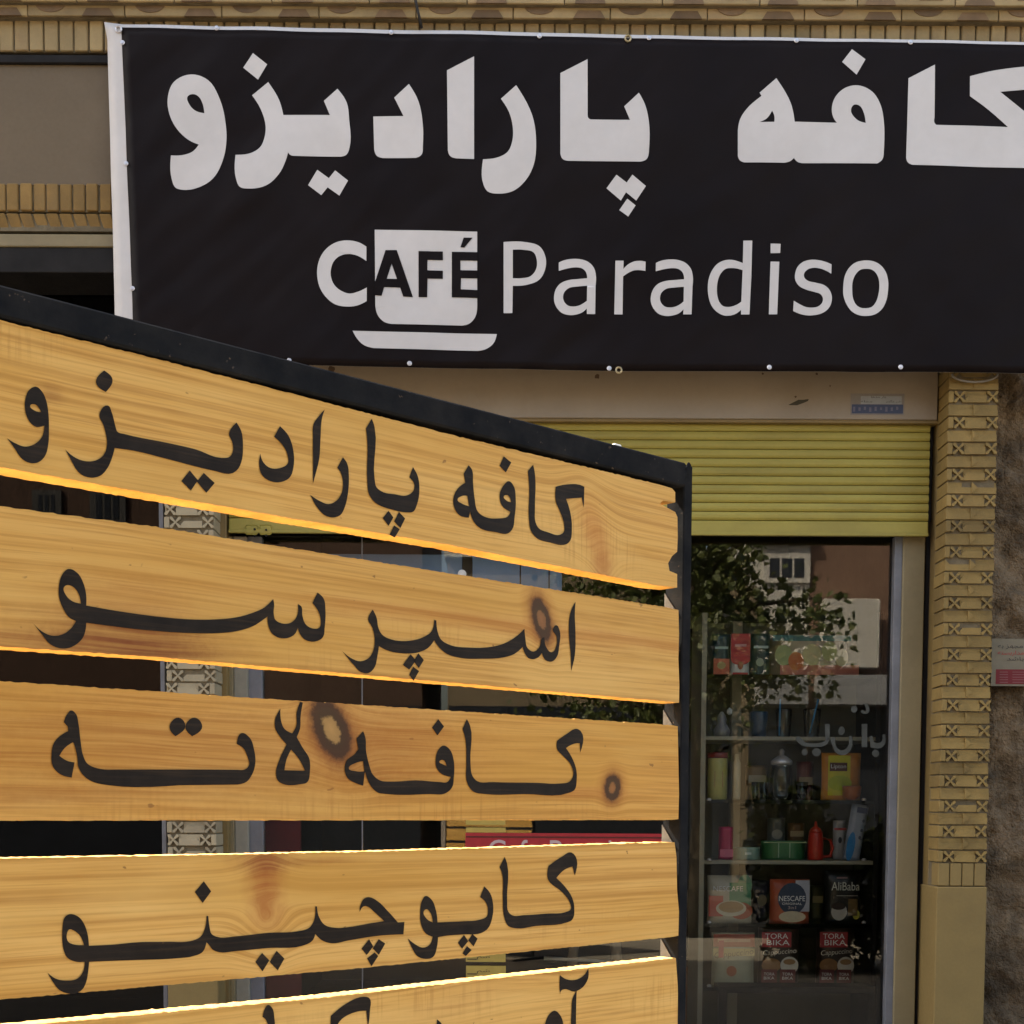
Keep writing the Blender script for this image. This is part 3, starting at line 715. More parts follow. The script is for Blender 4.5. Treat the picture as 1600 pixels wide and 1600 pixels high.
for i, s in enumerate(SL):
    top = [uz(*p) for p in s['top']]; end = [uz(*p) for p in s['end']]
    if s['bot']: bot = [uz(*p) for p in s['bot']]
    else:
        bot = [(u_, z_-.1005) for u_, z_ in top]; end = [(u_, z_) for u_, z_ in end if z_ > top[-1][1]-.095]+[(end[-1][0], bot[-1][1]+.0002)]
    f = lambda l: [((UL, l[0][1]) if k == 0 else p) for k, p in enumerate(l)]
    top, bot = f(top), f(bot)
    bm = slat_mesh(i, top, bot, end)
    slats.append(with_edges(bm_obj('slat', bm, wood(i), board)))
    last = (top, bot)
zt5 = uz(1050, 1498)[1]
wlow = wood(7)
k = 0; z = zt5-.124
while z > .16:
    bm = slat_mesh(10+k, [(UL, z), (-.01, z)], [(UL, z-.1), (-.01, z-.1)], [(0, z-.002), (.002, z-.05), (.001, z-.098)])
    with_edges(bm_obj('slat', bm, wlow, board)); z -= .124; k += 1
# frame: square steel tube
ur0, _ = uz(1062.0, 1267); ur1, _ = uz(1078.5, 1000)
zr_top = uz(1076, 727)[1]
POSTW = ur1-ur0
bm = bmesh.new(); add_box(bm, ur0+.0003, ur0+.0003+POSTW, -.0006, TB, .0, zr_top, .0012); bm_obj('post', bm, M['rail'], board)
bm = bmesh.new(); add_box(bm, UL-POSTW-.002, UL-.002, -.003, TB, .0, uz(0, 447)[1], .0016); bm_obj('post', bm, M['rail'], board)
tl = uz(0, 447); tr = uz(1070, 724.5); bl = uz(0, 496.5); br = uz(1050, 757)
print('rail z', tl, tr, bl, br, 'post', ur0, ur1)
bm = bmesh.new()
def ext(a, b, u): return a[1]+(b[1]-a[1])*(u-a[0])/(b[0]-a[0])
zz = [(UL, ext(tl, tr, UL), ext(bl, br, UL)), (ur0, ext(tl, tr, ur0), ext(bl, br, ur0))]
vs = add_box(bm, 0, 1, -.0035, TB, 0, 1)
for v in vs:
    e = zz[0] if v.co.x < .5 else zz[1]
    v.co = Vector((e[0], v.co.y, e[1] if v.co.z > .5 else e[2]))
bmesh.ops.bevel(bm, geom=bm.edges[:], offset=.0016, segments=1, affect='EDGES')
bm_obj('top_rail', bm, M['rail'], board)
bm = bmesh.new(); add_box(bm, UL, ur0+.001, -.003, TB, .02, .044, .0016); bm_obj('bottom_rail', bm, M['rail'], board)
for u_ in (UL-POSTW/2, ur0+POSTW/2):
    bm = bmesh.new(); add_box(bm, u_-.012, u_+.012, -.25, .25, .0, .018, .0016); bm_obj('foot', bm, M['rail'], board)
for (px, py) in ((1055, 950), (1055, 1135), (1053, 1316), (1055, 1496)):   # thin grey triangles in the gaps, standing in for sunlight on the post
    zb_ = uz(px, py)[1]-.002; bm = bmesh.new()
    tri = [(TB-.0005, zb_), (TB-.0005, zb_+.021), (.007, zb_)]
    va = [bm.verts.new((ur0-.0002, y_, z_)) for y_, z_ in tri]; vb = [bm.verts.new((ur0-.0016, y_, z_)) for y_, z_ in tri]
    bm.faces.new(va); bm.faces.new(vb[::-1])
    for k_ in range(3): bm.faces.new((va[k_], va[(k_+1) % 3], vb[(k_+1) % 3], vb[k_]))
    bm_obj('sun_patch', bm, M['sun_grey'], board)
# burrs of weld and a bent nail on the top rail
bm = bmesh.new()
for (px, py) in ((1072, 735), (1068, 742), (1074, 730)):
    u_, z_ = uz(px, py); bmesh.ops.create_icosphere(bm, subdivisions=2, radius=.0035, matrix=Matrix.Translation((u_, -.002, z_)) @ Matrix.Diagonal((1, .5, 1.4, 1)))
bm_obj('weld_bead', bm, M['rail'], board)
u_, z_ = uz(972, 697); bm = bmesh.new(); add_box(bm, u_-.006, u_+.005, .004, .012, z_-.003, z_+.003, .0015); bm_obj('paint_chip', bm, M['white_plastic'], board)

INK = G('black_sign_paint'); _co = INK.coord(); _s = INK.sep(_co)
_c = INK.ramp(INK.noise(_co, 30, 5, .65), [(.35, (.012, .0095, .009)), (.75, (.027, .021, .018))])
_gr = INK.noise(INK.comb(INK.math('MULTIPLY', _s[0], 9.0), 0.0, INK.math('MULTIPLY', _s[2], 380.0)), 1.0, 4, .6)
_c = INK.mix(INK.ramp(_gr, [(.5, (0, 0, 0)), (.8, (.30, .30, .30))]), _c, (.12, .075, .04))
_wear = INK.ramp(INK.noise(_co, 210, 4, .7), [(.70, (0, 0, 0)), (.74, (.8, .8, .8))])
_c = INK.mix(_wear, _c, (.34, .19, .07))
INKM = INK.fin(_c, .6, INK.bump(_gr, .3, .0012), spec=.12)
def ink(strs, win, slat):
    me = face_front(fill_mesh([[uz(x, y, .0006) for x, y in outline(s, win)] for s in strs]))
    link_mesh('letter', me, INKM, slats[slat], (0, -.0006, 0))
for slat, win, strs in [
    (0, 'D', ["90,185 92,140 105,112 128,101 150,118 165,150 173,195 175,250 172,310 160,350 135,372 105,373 75,355 55,325 25,285* 55,303 90,315 125,305 150,280 158,240* 130,245 105,225", "108,168 122,163 140,178 147,192* 125,187"]),
    (0, 'D', ["372,43* 402,75 378,120* 343,85"]),
    (0, 'D', ["385,168 400,195 412,240 420,262 445,270 600,302 700,325 790,355 822,350 832,330 830,300 818,270 845,229* 862,260 868,310 862,370 850,395 830,410 760,400 620,365 480,330 410,320* 402,350 385,390 360,418 330,426 300,420 275,400 260,375 233,325* 265,352 300,366 340,365 370,345 382,310 380,280 368,235 355,200"]),
    (0, 'D', ["678,400* 707,435* 682,472* 648,438*"]), (0, 'D', ["728,409* 767,445* 737,480* 703,440*"]),
    (0, 'D', ["1000,242* 1030,275 1048,330 1048,390 1035,425 1000,442 960,436 935,415 926,385 930,340* 940,370 965,391 1005,390 1028,375 1028,350 1010,310 979,280*"]),
    (0, 'D', ["1160,182* 1150,215 1145,280 1140,360 1128,410 1118,447* 1118,380 1118,280 1120,235 1140,205"]),
    (0, 'D', ["1225,353* 1240,375 1246,420 1243,480 1232,530 1215,560 1190,568 1160,560 1135,535 1108,487* 1140,508 1175,520 1205,505 1222,475 1225,445 1218,410 1205,390*"]),
    (0, 'D', ["1328,215* 1338,245 1338,430 1345,460 1370,478 1410,485 1450,490 1475,475 1480,450 1462,425* 1475,388* 1492,420 1498,470 1490,520 1475,548 1455,550 1400,540 1340,515 1318,485 1312,440 1312,300 1307,250*"]),
    (0, 'D', ["1388,544* 1405,568* 1388,598* 1367,570*"]), (0, 'D', ["1425,548* 1447,572* 1430,606* 1408,582*"]), (0, 'D', ["1408,596* 1428,610* 1410,640* 1391,630*"]),
    (0, 'E', ["695,312* 708,330 712,380 718,440 730,490 760,512 810,517 845,510 856,492* 825,470 814,430 828,392 850,374 868,392 876,440 872,510 862,560 845,575 800,570 740,555 715,530 700,490* 696,514* 660,505 640,475 637,435 655,400 682,380* 676,345*", "652,445 672,430 690,430* 697,470* 670,460", "830,432 842,427 852,435 858,455* 840,448"]),
    (0, 'E', ["830,278* 859,302* 838,340* 814,315*"]),
    (0, 'E', ["943,310* 950,345 950,480 952,530 965,555 1000,570 1045,580 1060,570 1062,540 1050,500 1030,450 1030,395* 1060,388 1120,387 1140,395* 1138,475* 1130,437* 1090,440 1070,442* 1085,490 1092,550 1080,610 1060,619 1010,610 960,595 935,565 927,520 928,400 923,335*"]),
    (1, 'F', ["305,83 345,100 372,145 385,200 385,246* 520,270 700,295 850,308 960,308 1060,298 1130,278 1180,255 1220,217* 1224,240 1222,280 1230,310 1265,327 1300,322 1325,295 1330,240* 1345,250 1350,290 1365,330 1395,348 1425,345 1432,310 1420,270 1395,235* 1418,188* 1445,215 1453,270 1450,340 1440,390 1405,407 1365,400 1340,375 1330,345* 1315,375 1280,392 1240,388 1210,365 1196,325 1194,295* 1130,338 1060,360 960,370 800,367 640,355 500,338 385,323* 382,355 370,390 340,420 300,437 260,435 220,415 195,385 148,325* 185,360 230,380 280,375 320,345 340,315* 310,300 285,265 265,215 263,160 280,105", "285,165 300,155 330,165 352,195 362,238* 320,225 295,200"]),
    (1, 'G', ["1065,107* 1062,150 1065,250 1062,330 1047,395* 1045,330 1038,250 1040,170 1050,135"]),
    (1, 'G', ["220,140* 235,170 245,220 260,245 300,265 370,270 430,255 465,230 476,183* 485,185* 490,230 505,265 550,290 620,298 700,297 770,280 820,250 852,220* 856,260 865,300 890,315 915,295 925,260 935,255* 945,300 965,318 985,290 985,250 970,225 985,205 998,225 997,290 985,340 965,357 940,350 925,320* 905,342 875,345 855,325 845,295* 810,325 760,340 680,345 590,342 530,325 490,290 476,268* 450,300 410,318 340,322 280,310 246,292* 240,330 225,385 200,405 170,400 140,370 93,313* 135,345 170,355 205,340 222,310 228,270 220,220 201,180"]),
    (1, 'G', ["378,326* 400,352* 372,390* 345,370*"]), (1, 'G', ["410,322* 433,350* 412,384* 390,355*"]), (1, 'G', ["388,378* 413,396* 390,437* 372,412*"]),
    (2, 'H', ["318,143 340,160 350,200 360,280 370,340 390,380 430,400 520,407* 800,407* 1060,408* 1100,403 1112,385 1105,350 1085,310 1057,293* 1080,244 1115,265 1135,320 1140,380 1125,430 1100,462 1060,474* 800,477* 480,476 410,460 370,430 350,395 345,350 330,290* 325,285* 290,310 265,345* 300,368 333,375* 320,443* 265,425 235,390 230,340 240,290 265,260 305,235* 303,215* 285,195* 300,160"]),
    (2, 'H', ["797,175 828,210 783,258* 757,215"]), (2, 'H', ["870,175 903,215 858,258* 828,215"]),
    (2, 'H', ["1252,135* 1255,190 1270,225 1305,245* 1322,215 1325,150 1340,105* 1352,108* 1342,170 1340,220 1325,262* 1355,315 1380,355 1384,410 1370,465 1345,472 1260,470 1240,455 1232,420 1245,370 1280,295* 1250,260 1230,225 1228,185", "1300,318* 1335,360 1362,412* 1270,410* 1280,360"]),
    (2, 'I', ["180,220* 190,250 192,300 205,360 220,400 250,425 300,430 400,425 500,432 530,432 545,410* 510,400 487,375 483,330 495,295 515,280 540,295 558,345 558,410 550,455 520,480 460,482 280,482 240,475 210,445 190,395* 187,388* 180,447* 150,437 115,415 103,380 110,345 145,315 160,295* 152,250*", "120,375 150,352 180,345* 185,388* 150,387", "497,347 512,340 528,365* 512,358"]),
    (2, 'I', ["493,170* 517,200* 490,237* 467,205*"]),
    (2, 'I', ["612,170* 625,195 627,350 635,405 655,428 720,432 900,435 1000,438 1040,430 1055,405 1045,360 1010,320 988,295 988,260* 1030,230 1070,210 1087,220 1085,308* 1083,270* 1060,272 1025,290* 1050,330 1068,380 1070,420 1060,465 1040,476 850,482 690,482 640,472 615,440 610,350 607,260 594,210*"]),
    (3, 'J', ["310,367 350,378 378,415 392,460 397,508* 500,503 620,492 750,490 850,487 895,468 915,430 922,375* 930,375* 935,420 945,455 965,467 1060,465 1200,450 1330,443 1380,428 1402,395 1408,332* 1415,332* 1425,380 1450,415 1500,428 @K 130,448 220,432 268,425* 230,390 200,365 185,362 165,387* 170,355 185,330 205,325 245,345 280,380 325,430* 352,428* 348,480* 250,485 120,505 50,517 15,508 @J 1430,478 1408,455* 1395,485 1350,508 1200,518 1050,532 980,537 950,525 930,500 922,492* 905,535 860,555 800,563 600,572 460,577 398,580* 393,630 385,670 370,700 345,718 300,720 265,705 240,675 212,628* 250,655 300,663 345,655 370,625 378,580* 330,577 300,560 285,530 278,480 280,420 290,380", "300,450 310,435 330,440 355,460 375,505* 330,502 305,490"]),
    (3, 'J', ["910,220* 943,265* 905,317* 870,268*"]), (3, 'J', ["1170,540* 1203,573* 1172,622* 1140,580*"]), (3, 'J', ["1235,530* 1270,565* 1240,618* 1204,580*"]),
    (3, 'K', ["205,500* 222,530* 195,566* 173,540*"]), (3, 'K', ["245,500* 272,518* 245,565* 220,538*"]), (3, 'K', ["228,555* 243,570* 215,613* 196,580*"]),
    (3, 'K', ["440,320 465,335 482,375 490,430* 600,425 660,420 695,405 700,380 690,345 667,325* 685,280* 710,310 722,360 718,410 700,455 670,475 600,480 500,490 492,492* 488,530 470,575 440,582 405,570 385,540 366,497* 395,520 430,535 455,525 470,490* 440,475 422,440 418,380 425,340", "432,385 445,375 460,390 470,430* 445,415"]),
    (3, 'K', ["600,482* 618,508* 592,540* 575,515*"]), (3, 'K', ["635,478* 657,498* 640,530* 618,505*"]), (3, 'K', ["612,528* 632,545* 608,570* 594,560*"]),
    (3, 'K', ["770,157* 780,185 780,340 785,385 800,400 850,400 950,393 1020,388 1045,375 1040,345 1010,305 950,250 952,195* 1010,155 1045,138 1065,155 1062,235* 1052,197* 1020,210 985,245* 1020,280 1050,325 1060,370 1050,420 1030,430 900,445 820,455 785,445 768,410 762,330 757,220 748,200*"]),
    (4, 'K', ["1000,650* 1030,668 1070,668 1100,650 1118,622* 1118,660 1095,700 1060,718 1020,708 1005,715 1002,740* 998,690"]),
    (4, 'K', ["1070,712* 1068,760 1068,960* 1047,960* 1048,800 1052,750"]), (4, 'K', ["938,930* 942,840 960,808 978,798 1000,815 1014,853 1014,930*"]),
    (4, 'K', ["42,900* 45,820* 110,768 180,740 205,745 208,800 200,870* 193,798* 150,803 80,845 65,900*"]), (4, 'K', ["478,930* 488,834* 512,860 512,930*"]), (4, 'K', ["632,930* 640,845* 652,930*"]),
    (4, 'J', ["1172,825* 1180,795 1197,772 1215,785 1225,830 1228,930* 1192,930* 1188,840"])]:
    ink(strs, win, slat)

# ================================================================== neighbouring rough wall and things on the walls
def rough_wall():
    bm = bmesh.new(); x0 = XR1+.01; x1 = x0+3.2; z0, z1 = PZ, 5.0; st = .016
    nx, nz = int(.8/st), int((z1-z0)/st)
    gx = [x0+.8*i/nx for i in range(nx+1)]+[x0+.8+(x1-x0-.8)*k/30 for k in range(1, 31)]
    def hgt(x, z):
        v = Vector((x*3, z*3, 0)); h = .05*mnoise.fractal(v, 1.0, 2.0, 5)+.022*mnoise.noise(Vector((x*14, z*14, 4)))+.016*mnoise.noise(Vector((x*34, z*26, 8)))
        return h
    grid = [[bm.verts.new((x, 6.46-hgt(x, z0+(z1-z0)*j/nz), z0+(z1-z0)*j/nz)) for x in gx] for j in range(nz+1)]
    for j in range(nz):
        for i in range(len(gx)-1): bm.faces.new((grid[j][i], grid[j][i+1], grid[j+1][i+1], grid[j+1][i]))
    for f in bm.faces: f.smooth = True
    add_box(bm, x0, x1, 6.56, 6.9, z0, z1)
    me = bpy.data.meshes.new('rough_wall'); bm.to_mesh(me); bm.free()
    return link_mesh('rough_wall', me, M['render_wall'])
rw = rough_wall(); tag(rw, 'rough brown mud rendered wall beside the carved brick pillar', 'wall')

def flat_text(txt, m, parent, cx, cz, h, y, width=None, name='lettering', shear=0.0, rot=0.0):
    me = text_mesh(txt); xs = [v.co.x for v in me.vertices]; zs = [v.co.z for v in me.vertices]
    if not xs: return
    hh = max(zs)-min(zs); k = h/hh; kx = (width/(max(xs)-min(xs))) if width else k
    mx, mz = (max(xs)+min(xs))/2, (max(zs)+min(zs))/2
    for v in me.vertices:
        a = (v.co.x-mx)*kx; b = (v.co.z-mz)*k; a += b*shear
        v.co = (cx+a*math.cos(rot)-b*math.sin(rot), y, cz+a*math.sin(rot)+b*math.cos(rot))
    return link_mesh(name, face_front(me), m, parent)
# poster on the rough wall
YP = 6.385
pr = empty('wall_notice', (0, 0, 0), 'white paper notice with black and red writing and red lower band on the rough wall', 'notice')
pbox('paper', paint((.20, .175, .125), .8), pr, 1549, 998, 1640, 1072, YP, .006)
pbox('red_band', paint((.17, .015, .02), .7), pr, 1556, 1046, 1639, 1069, YP-.001, .002)
def persian(words, colr, px0, px1, py, h, Y, par):
    a = P(px0, py, Y); b = P(px1, py, Y)
    return flat_text(words, colr, par, (a.x+b.x)/2, a.z, h, Y, abs(b.x-a.x))
BLK = paint((.03, .025, .025), .6); RED = paint((.35, .03, .03), .6); WHT = paint((.6, .58, .55), .6)
# letters in their joined shapes, laid out left to right
persian('\uFEEA\uFE91 \uFEB0\uFEEC\uFEA0\uFEE3 \uFEE5\uFE8E\uFEDC\uFEE3', BLK, 1559, 1628, 1010, .024, YP-.0015, pr)
persian('\uFEEA\uFE98\uFEB4\uFE91\uFEAD\uFE8D\uFEAA\uFEE3 \uFEE6\uFBFF\uFE91\uFEAD\uFEED\uFEA9', RED, 1559, 1634, 1020.5, .024, YP-.0015, pr)
persian('\uFEAA\uFEB7\uFE8E\uFE91 \uFBFD\uFEE3', BLK, 1573, 1622, 1030, .022, YP-.0015, pr)
bm = bmesh.new()
for k in range(5):
    a = P(1562, 1050+k*4, YP-.002); b = P(1575, 1050+k*4, YP-.002); add_box(bm, a.x, b.x, a.y, a.y+.001, a.z-.0016, a.z+.0016)
    a = P(1582, 1050+k*4, YP-.002); b = P(1615-3*(k % 2), 1050+k*4, YP-.002); add_box(bm, a.x, b.x, a.y, a.y+.001, a.z-.0014, a.z+.0014)
bm_obj('small_print', bm, paint((.24, .10, .1), .7), pr)
# address sticker on the lintel sheet
st_ = empty('lintel_sticker', (0, 0, 0), 'faded blue and white sticker on the beige lintel sheet above the shutter', 'sticker')
YS = 6.4185
pbox('sticker_sheet', paint((.20, .18, .165), .6), st_, 1329, 615, 1413, 648, YS, .0012)
pbox('blue_band', paint((.045, .06, .12), .6), st_, 1331, 632, 1411, 646, YS-.0006, .0006)
pbox('white_field', paint((.27, .285, .30), .6), st_, 1345, 619, 1409, 631.5, YS-.0006, .0006)
persian('\uFE8E\uFEEB\uFEAA\uFEE3 \uFEAD\uFE8E\uFE91', BLK, 1361, 1384, 620.5, .012, YS-.0012, st_)
persian('\uFEEA\uFEE0\uFEA0\uFEE3', BLK, 1345, 1363, 627.5, .010, YS-.0012, st_); persian('\uFEAE\uFEAC\uFB94\uFEE3 \uFEAE\uFEB7', BLK, 1384, 1408, 627.5, .011, YS-.0012, st_)
bm = bmesh.new()
for k in range(9):
    a = P(1335+k*8.4, 639, YS-.0012); add_box(bm, a.x-.006, a.x+.004, a.y, a.y+.0005, a.z-.012+.004*(k % 3), a.z+.010-.003*(k % 2))
bm_obj('worn_print', bm, paint((.12, .12, .17), .7), st_)
# chipped hole in the lintel paint
me = face_front(fill_mesh([[(P(x, y, 6.4185).x, P(x, y, 6.4185).z) for x, y in outline(s, 'A')] for s in ()] or [[(P(1180+x/5.333, 560+y/5.333, 6.4185).x, P(1180+x/5.333, 560+y/5.333, 6.4185).z) for x, y in ((275, 388), (320, 365), (360, 345), (400, 345), (446, 338), (440, 355), (400, 372), (350, 390), (310, 390))]]))
link_mesh('paint_chip', me, paint((.045, .04, .025), .8), lin, (0, 6.4187, 0))
for (px, py, r) in ((932, 588, .014), (517, 577, .018), (1192, 584, .006), (1276, 584, .008), (1297, 603, .004), (1243, 620, .006)):
    c = P(px, py, 6.4185); rnd = random.Random(px)
    me = face_front(fill_mesh([[(c.x+r*rnd.uniform(.5, 1.2)*math.cos(a*.7), c.z+r*rnd.uniform(.5, 1.2)*math.sin(a*.7)) for a in range(9)]]))
    link_mesh('rust_spot', me, paint((.09, .055, .03), .8), lin, (0, 6.4187, 0))
# cables
tag(tube('hanging_cable', M['wire'], None, [P(640, -60, 6.15), P(648, -5, 6.17), P(653, 18, 6.18), P(659, 44, 6.195)], .006), 'short black cable hanging down to the top of the banner', 'cable')
tag(tube('thin_wire', M['dark_steel'], None, [P(-60, 430, 6.30), P(60, 415, 6.29), P(190, 396, 6.27)], .0022), 'thin wire stretched across the dark window left of the banner', 'wire')
c = P(1524, 583, 6.25)
tag(tube('white_cable', paint((.20, .18, .15), .6), None, [(c.x+.10*math.cos(a*math.pi/10), 6.26, c.z+.035*math.sin(a*math.pi/10)) for a in range(10, 21)], .005), 'white cable looping under the banner on top of the pillar', 'cable')

# ================================================================== behind the glass
YI = 6.98     # display shelves
shelf = empty('display_shelf', (0, 0, 0), 'cream and glass display shelf unit standing behind the shop glass', 'shelf')
SHW = surf('cream_shelf', (.25, .235, .18), .6, .1, 5, .05, 40)
levels = [1056, 1152, 1250, 1344, 1442, 1541]
xa, xb = P(1100, 1200, YI).x, P(1362, 1200, YI).x
for k, py in enumerate(levels):
    z = P(1230, py, YI).z
    box('shelf_board', SHW if k in (1, 3) else M['jar'], shelf, xa, xb, YI-.06, YI+.34, z-.018, z)
box('shelf_side', SHW, shelf, xa-.025, xa-.001, YI-.06, YI+.34, .14, P(1100, 960, YI).z)
box('shelf_side', M['dark_steel'], shelf, xb+.001, xb+.025, YI-.06, YI+.34, .14, P(1362, 960, YI).z)
box('shelf_back', surf('olive_back_panel', (.075, .075, .055), .7, .2, 4, .1, 40), shelf, xa, xb, YI+.342, YI+.36, .14, P(1362, 960, YI).z)
tx = P(1152, 1300, YI+.2).x
box('shelf_upright', SHW, shelf, tx-.025, tx+.025, YI+.28, YI+.338, .14, P(1362, 960, YI).z)
for py in levels[2:]:
    for px in (1108, 1350):
        c = P(px, py, YI-.07); lathe('shelf_clip', M['screw'], shelf, [(.010, c.z-.004), (.012, c.z+.004), (.006, c.z+.010)], c.x, YI-.068, 10)
def pack(name, label, cat, x0, y0, x1, y1, col, prints, depth=.05, group=None, Y=YI, floor=None, tilt=0.0, crimp=True):
    """a filled pouch or carton standing on its shelf with flat printed pieces on the front"""
    a = P(x0, (y0+y1)/2, Y).x; b = P(x1, (y0+y1)/2, Y).x; t = P((x0+x1)/2, y0, Y).z; u = floor if floor is not None else P((x0+x1)/2, y1, Y).z
    W, H = b-a, t-u
    root = empty(name, ((a+b)/2, Y, u), label, cat, group)
    bm = bmesh.new(); nu, nv = 8, 10; F_, B_ = [], []
    for j in range(nv+1):
        rf, rb = [], []
        for i in range(nu+1):
            s = i/nu; v = j/nv
            bul = min(1, 4.2*min(s, 1-s)+.12)*min(1, (4.5*(1-v)+.05) if crimp else 1)
            dd = depth*.5*bul
            x = (s-.5)*W*(1-.03*math.sin(v*math.pi)); z = v*H
            rf.append(bm.verts.new((x, depth*.5-dd, z))); rb.append(bm.verts.new((x, depth*.5+dd, z)))
        F_.append(rf); B_.append(rb)
    for j in range(nv):
        for i in range(nu):
            bm.faces.new((F_[j][i], F_[j][i+1], F_[j+1][i+1], F_[j+1][i])); bm.faces.new((B_[j][i], B_[j+1][i], B_[j+1][i+1], B_[j][i+1]))
        for i in (0, nu): bm.faces.new((F_[j][i], F_[j+1][i], B_[j+1][i], B_[j][i]))
    for i in range(nu):
        for j in (0, nv): bm.faces.new((F_[j][i], F_[j][i+1], B_[j][i+1], B_[j][i]))
    bm_obj('body', bm, paint(col, .35), root, smooth=True)
    for q, pr_ in enumerate(prints):
        yy = -.0012-.0004*q
        kind = pr_[0]
        if kind == 'text':
            _, txt, cx, cz, h, cl, wd = pr_[:7]
            flat_text(txt, paint(cl, .5), root, (cx-.5)*W, cz*H, h*H, yy, wd*W if wd else None, 'lettering', pr_[7] if len(pr_) > 7 else 0, pr_[8] if len(pr_) > 8 else 0)
        else:
            _, cx, cz, rx, rz_, cl = pr_
            if kind == 'rect': pts = [(-rx, -rz_), (rx, -rz_), (rx, rz_), (-rx, rz_)]
            else: pts = [(rx*math.cos(k*math.pi/10), rz_*math.sin(k*math.pi/10)) for k in range(20)]
            me = face_front(fill_mesh([[((cx-.5+p)*W, (cz+q_)*H) for p, q_ in pts]])); link_mesh('printed_shape', me, paint(cl, .45), root, (0, yy, 0))
    root.rotation_euler = (0, tilt, 0)
    return root
def sz(i): return P(1230, levels[i], YI).z+.0005
WH = (.62, .62, .62); DK = (.015, .013, .012); BR = (.10, .045, .02)
TORA = [('rect', .42, .80, .36, .13, (.30, .015, .02)), ('text', 'TORA', .42, .86, .09, WH, .56), ('text', 'BIKA', .46, .75, .09, WH, .56), ('text', 'Cappuccino', .5, .58, .11, (.55, .5, .42), .82, .2, .08),
        ('disc', .30, .36, .24, .12, (.22, .10, .03)), ('disc', .74, .36, .22, .15, (.50, .47, .40)), ('disc', .74, .42, .15, .05, (.28, .15, .06)), ('rect', .25, .17, .19, .12, (.12, .02, .02)), ('rect', .70, .17, .19, .12, (.12, .02, .02)),
        ('text', 'TORA', .25, .21, .05, WH, .26), ('text', 'BIKA', .25, .14, .05, WH, .26), ('text', 'TORA', .70, .21, .05, WH, .26), ('text', 'BIKA', .70, .14, .05, WH, .26)]
pack('coffee_box', 'dark cappuccino box with red white lettering under the black coffee pouch', 'coffee box', 1277, 1450, 1337, 1540, (.035, .02, .014), TORA, .07, 'cappuccino boxes', floor=sz(5), crimp=False)
pack('coffee_box', 'dark cappuccino box with red white lettering beside the pale cappuccino box', 'coffee box', 1186, 1450, 1250, 1540, (.035, .02, .014), TORA, .07, 'cappuccino boxes', floor=sz(5), crimp=False)
pack('coffee_box', 'pale green and cream cappuccino box with dark slanted lettering', 'coffee box', 1113, 1458, 1180, 1540, (.33, .33, .24), [('rect', .5, .86, .48, .12, (.32, .06, .03)), ('rect', .5, .86, .38, .03, (.42, .22, .15)), ('rect', .5, .64, .48, .07, (.45, .37, .16)), ('text', 'Cappuccino', .5, .60, .15, (.10, .06, .03), .92, .2, .12), ('disc', .45, .28, .12, .10, (.35, .12, .06)), ('rect', .2, .70, .06, .16, (.4, .06, .06))], .07, floor=sz(5), crimp=False)
pack('coffee_pouch', 'white red and green coffee pouch with a cup of milky coffee printed on it', 'coffee pouch', 1106, 1368, 1176, 1442, (.38, .34, .26), [('disc', .82, .80, .16, .22, (.12, .24, .14)), ('rect', .72, .55, .24, .30, (.05, .20, .10)), ('rect', .18, .35, .16, .22, (.42, .07, .05)), ('disc', .74, .25, .26, .18, (.34, .07, .03)), ('text', 'NESCAFE', .45, .72, .11, WH, .66), ('disc', .52, .30, .34, .17, (.52, .47, .36)), ('disc', .52, .33, .28, .12, (.38, .24, .12))], .06, 'coffee pouches', floor=sz(4))
pack('coffee_pouch', 'red coffee pouch with dark blue round emblem on the display shelf', 'coffee pouch', 1204, 1374, 1266, 1442, (.36, .075, .035), [('rect', .80, .62, .18, .36, (.32, .33, .38)), ('disc', .54, .56, .36, .36, (.015, .03, .065)), ('text', 'NESCAFE', .54, .56, .12, WH, .66), ('text', 'ORIGINAL', .54, .44, .05, WH, .5), ('text', '3in1', .54, .35, .07, (.5, .4, .4), .2), ('disc', .55, .14, .34, .13, (.48, .40, .27))], .06, 'coffee pouches', floor=sz(4))
pack('coffee_pouch', 'black coffee pouch with pale lettering and white cup beside a yellow dot', 'coffee pouch', 1290, 1360, 1346, 1442, (.010, .010, .009), [('text', 'AliBaba', .55, .70, .16, (.55, .57, .52), .78), ('rect', .45, .86, .15, .015, (.3, .18, .18)), ('rect', .6, .52, .3, .006, (.4, .4, .35)), ('disc', .38, .22, .22, .17, (.42, .40, .35)), ('disc', .36, .32, .20, .07, (.04, .02, .012)), ('disc', .86, .16, .10, .09, (.38, .34, .04)), ('rect', .76, .30, .13, .16, (.12, .07, .02))], .06, 'coffee pouches', floor=sz(4))
pack('tea_bag_pack', 'yellow and orange tea pouch with dark red emblem on the shelf', 'tea pouch', 1285, 1176, 1347, 1250, (.52, .20, .02), [('rect', .42, .52, .28, .42, (.50, .46, .02)), ('disc', .44, .36, .30, .16, (.36, .42, .02)), ('rect', .40, .70, .22, .09, (.09, .03, .02)), ('text', 'Lipton', .40, .70, .11, WH, .38)], .06, floor=sz(2))
pack('blue_pack', 'pale blue leaning carton with a bright blue bottle picture', 'carton', 1318, 1256, 1345, 1344, (.26, .31, .40), [('disc', .30, .24, .24, .26, (.01, .20, .48)), ('rect', .60, .90, .3, .05, (.04, .06, .14)), ('disc', .78, .72, .08, .03, (.03, .05, .1)), ('disc', .76, .55, .08, .03, (.03, .05, .1)), ('disc', .72, .42, .08, .03, (.03, .05, .1))], .04, floor=sz(3), crimp=False, tilt=R(9))
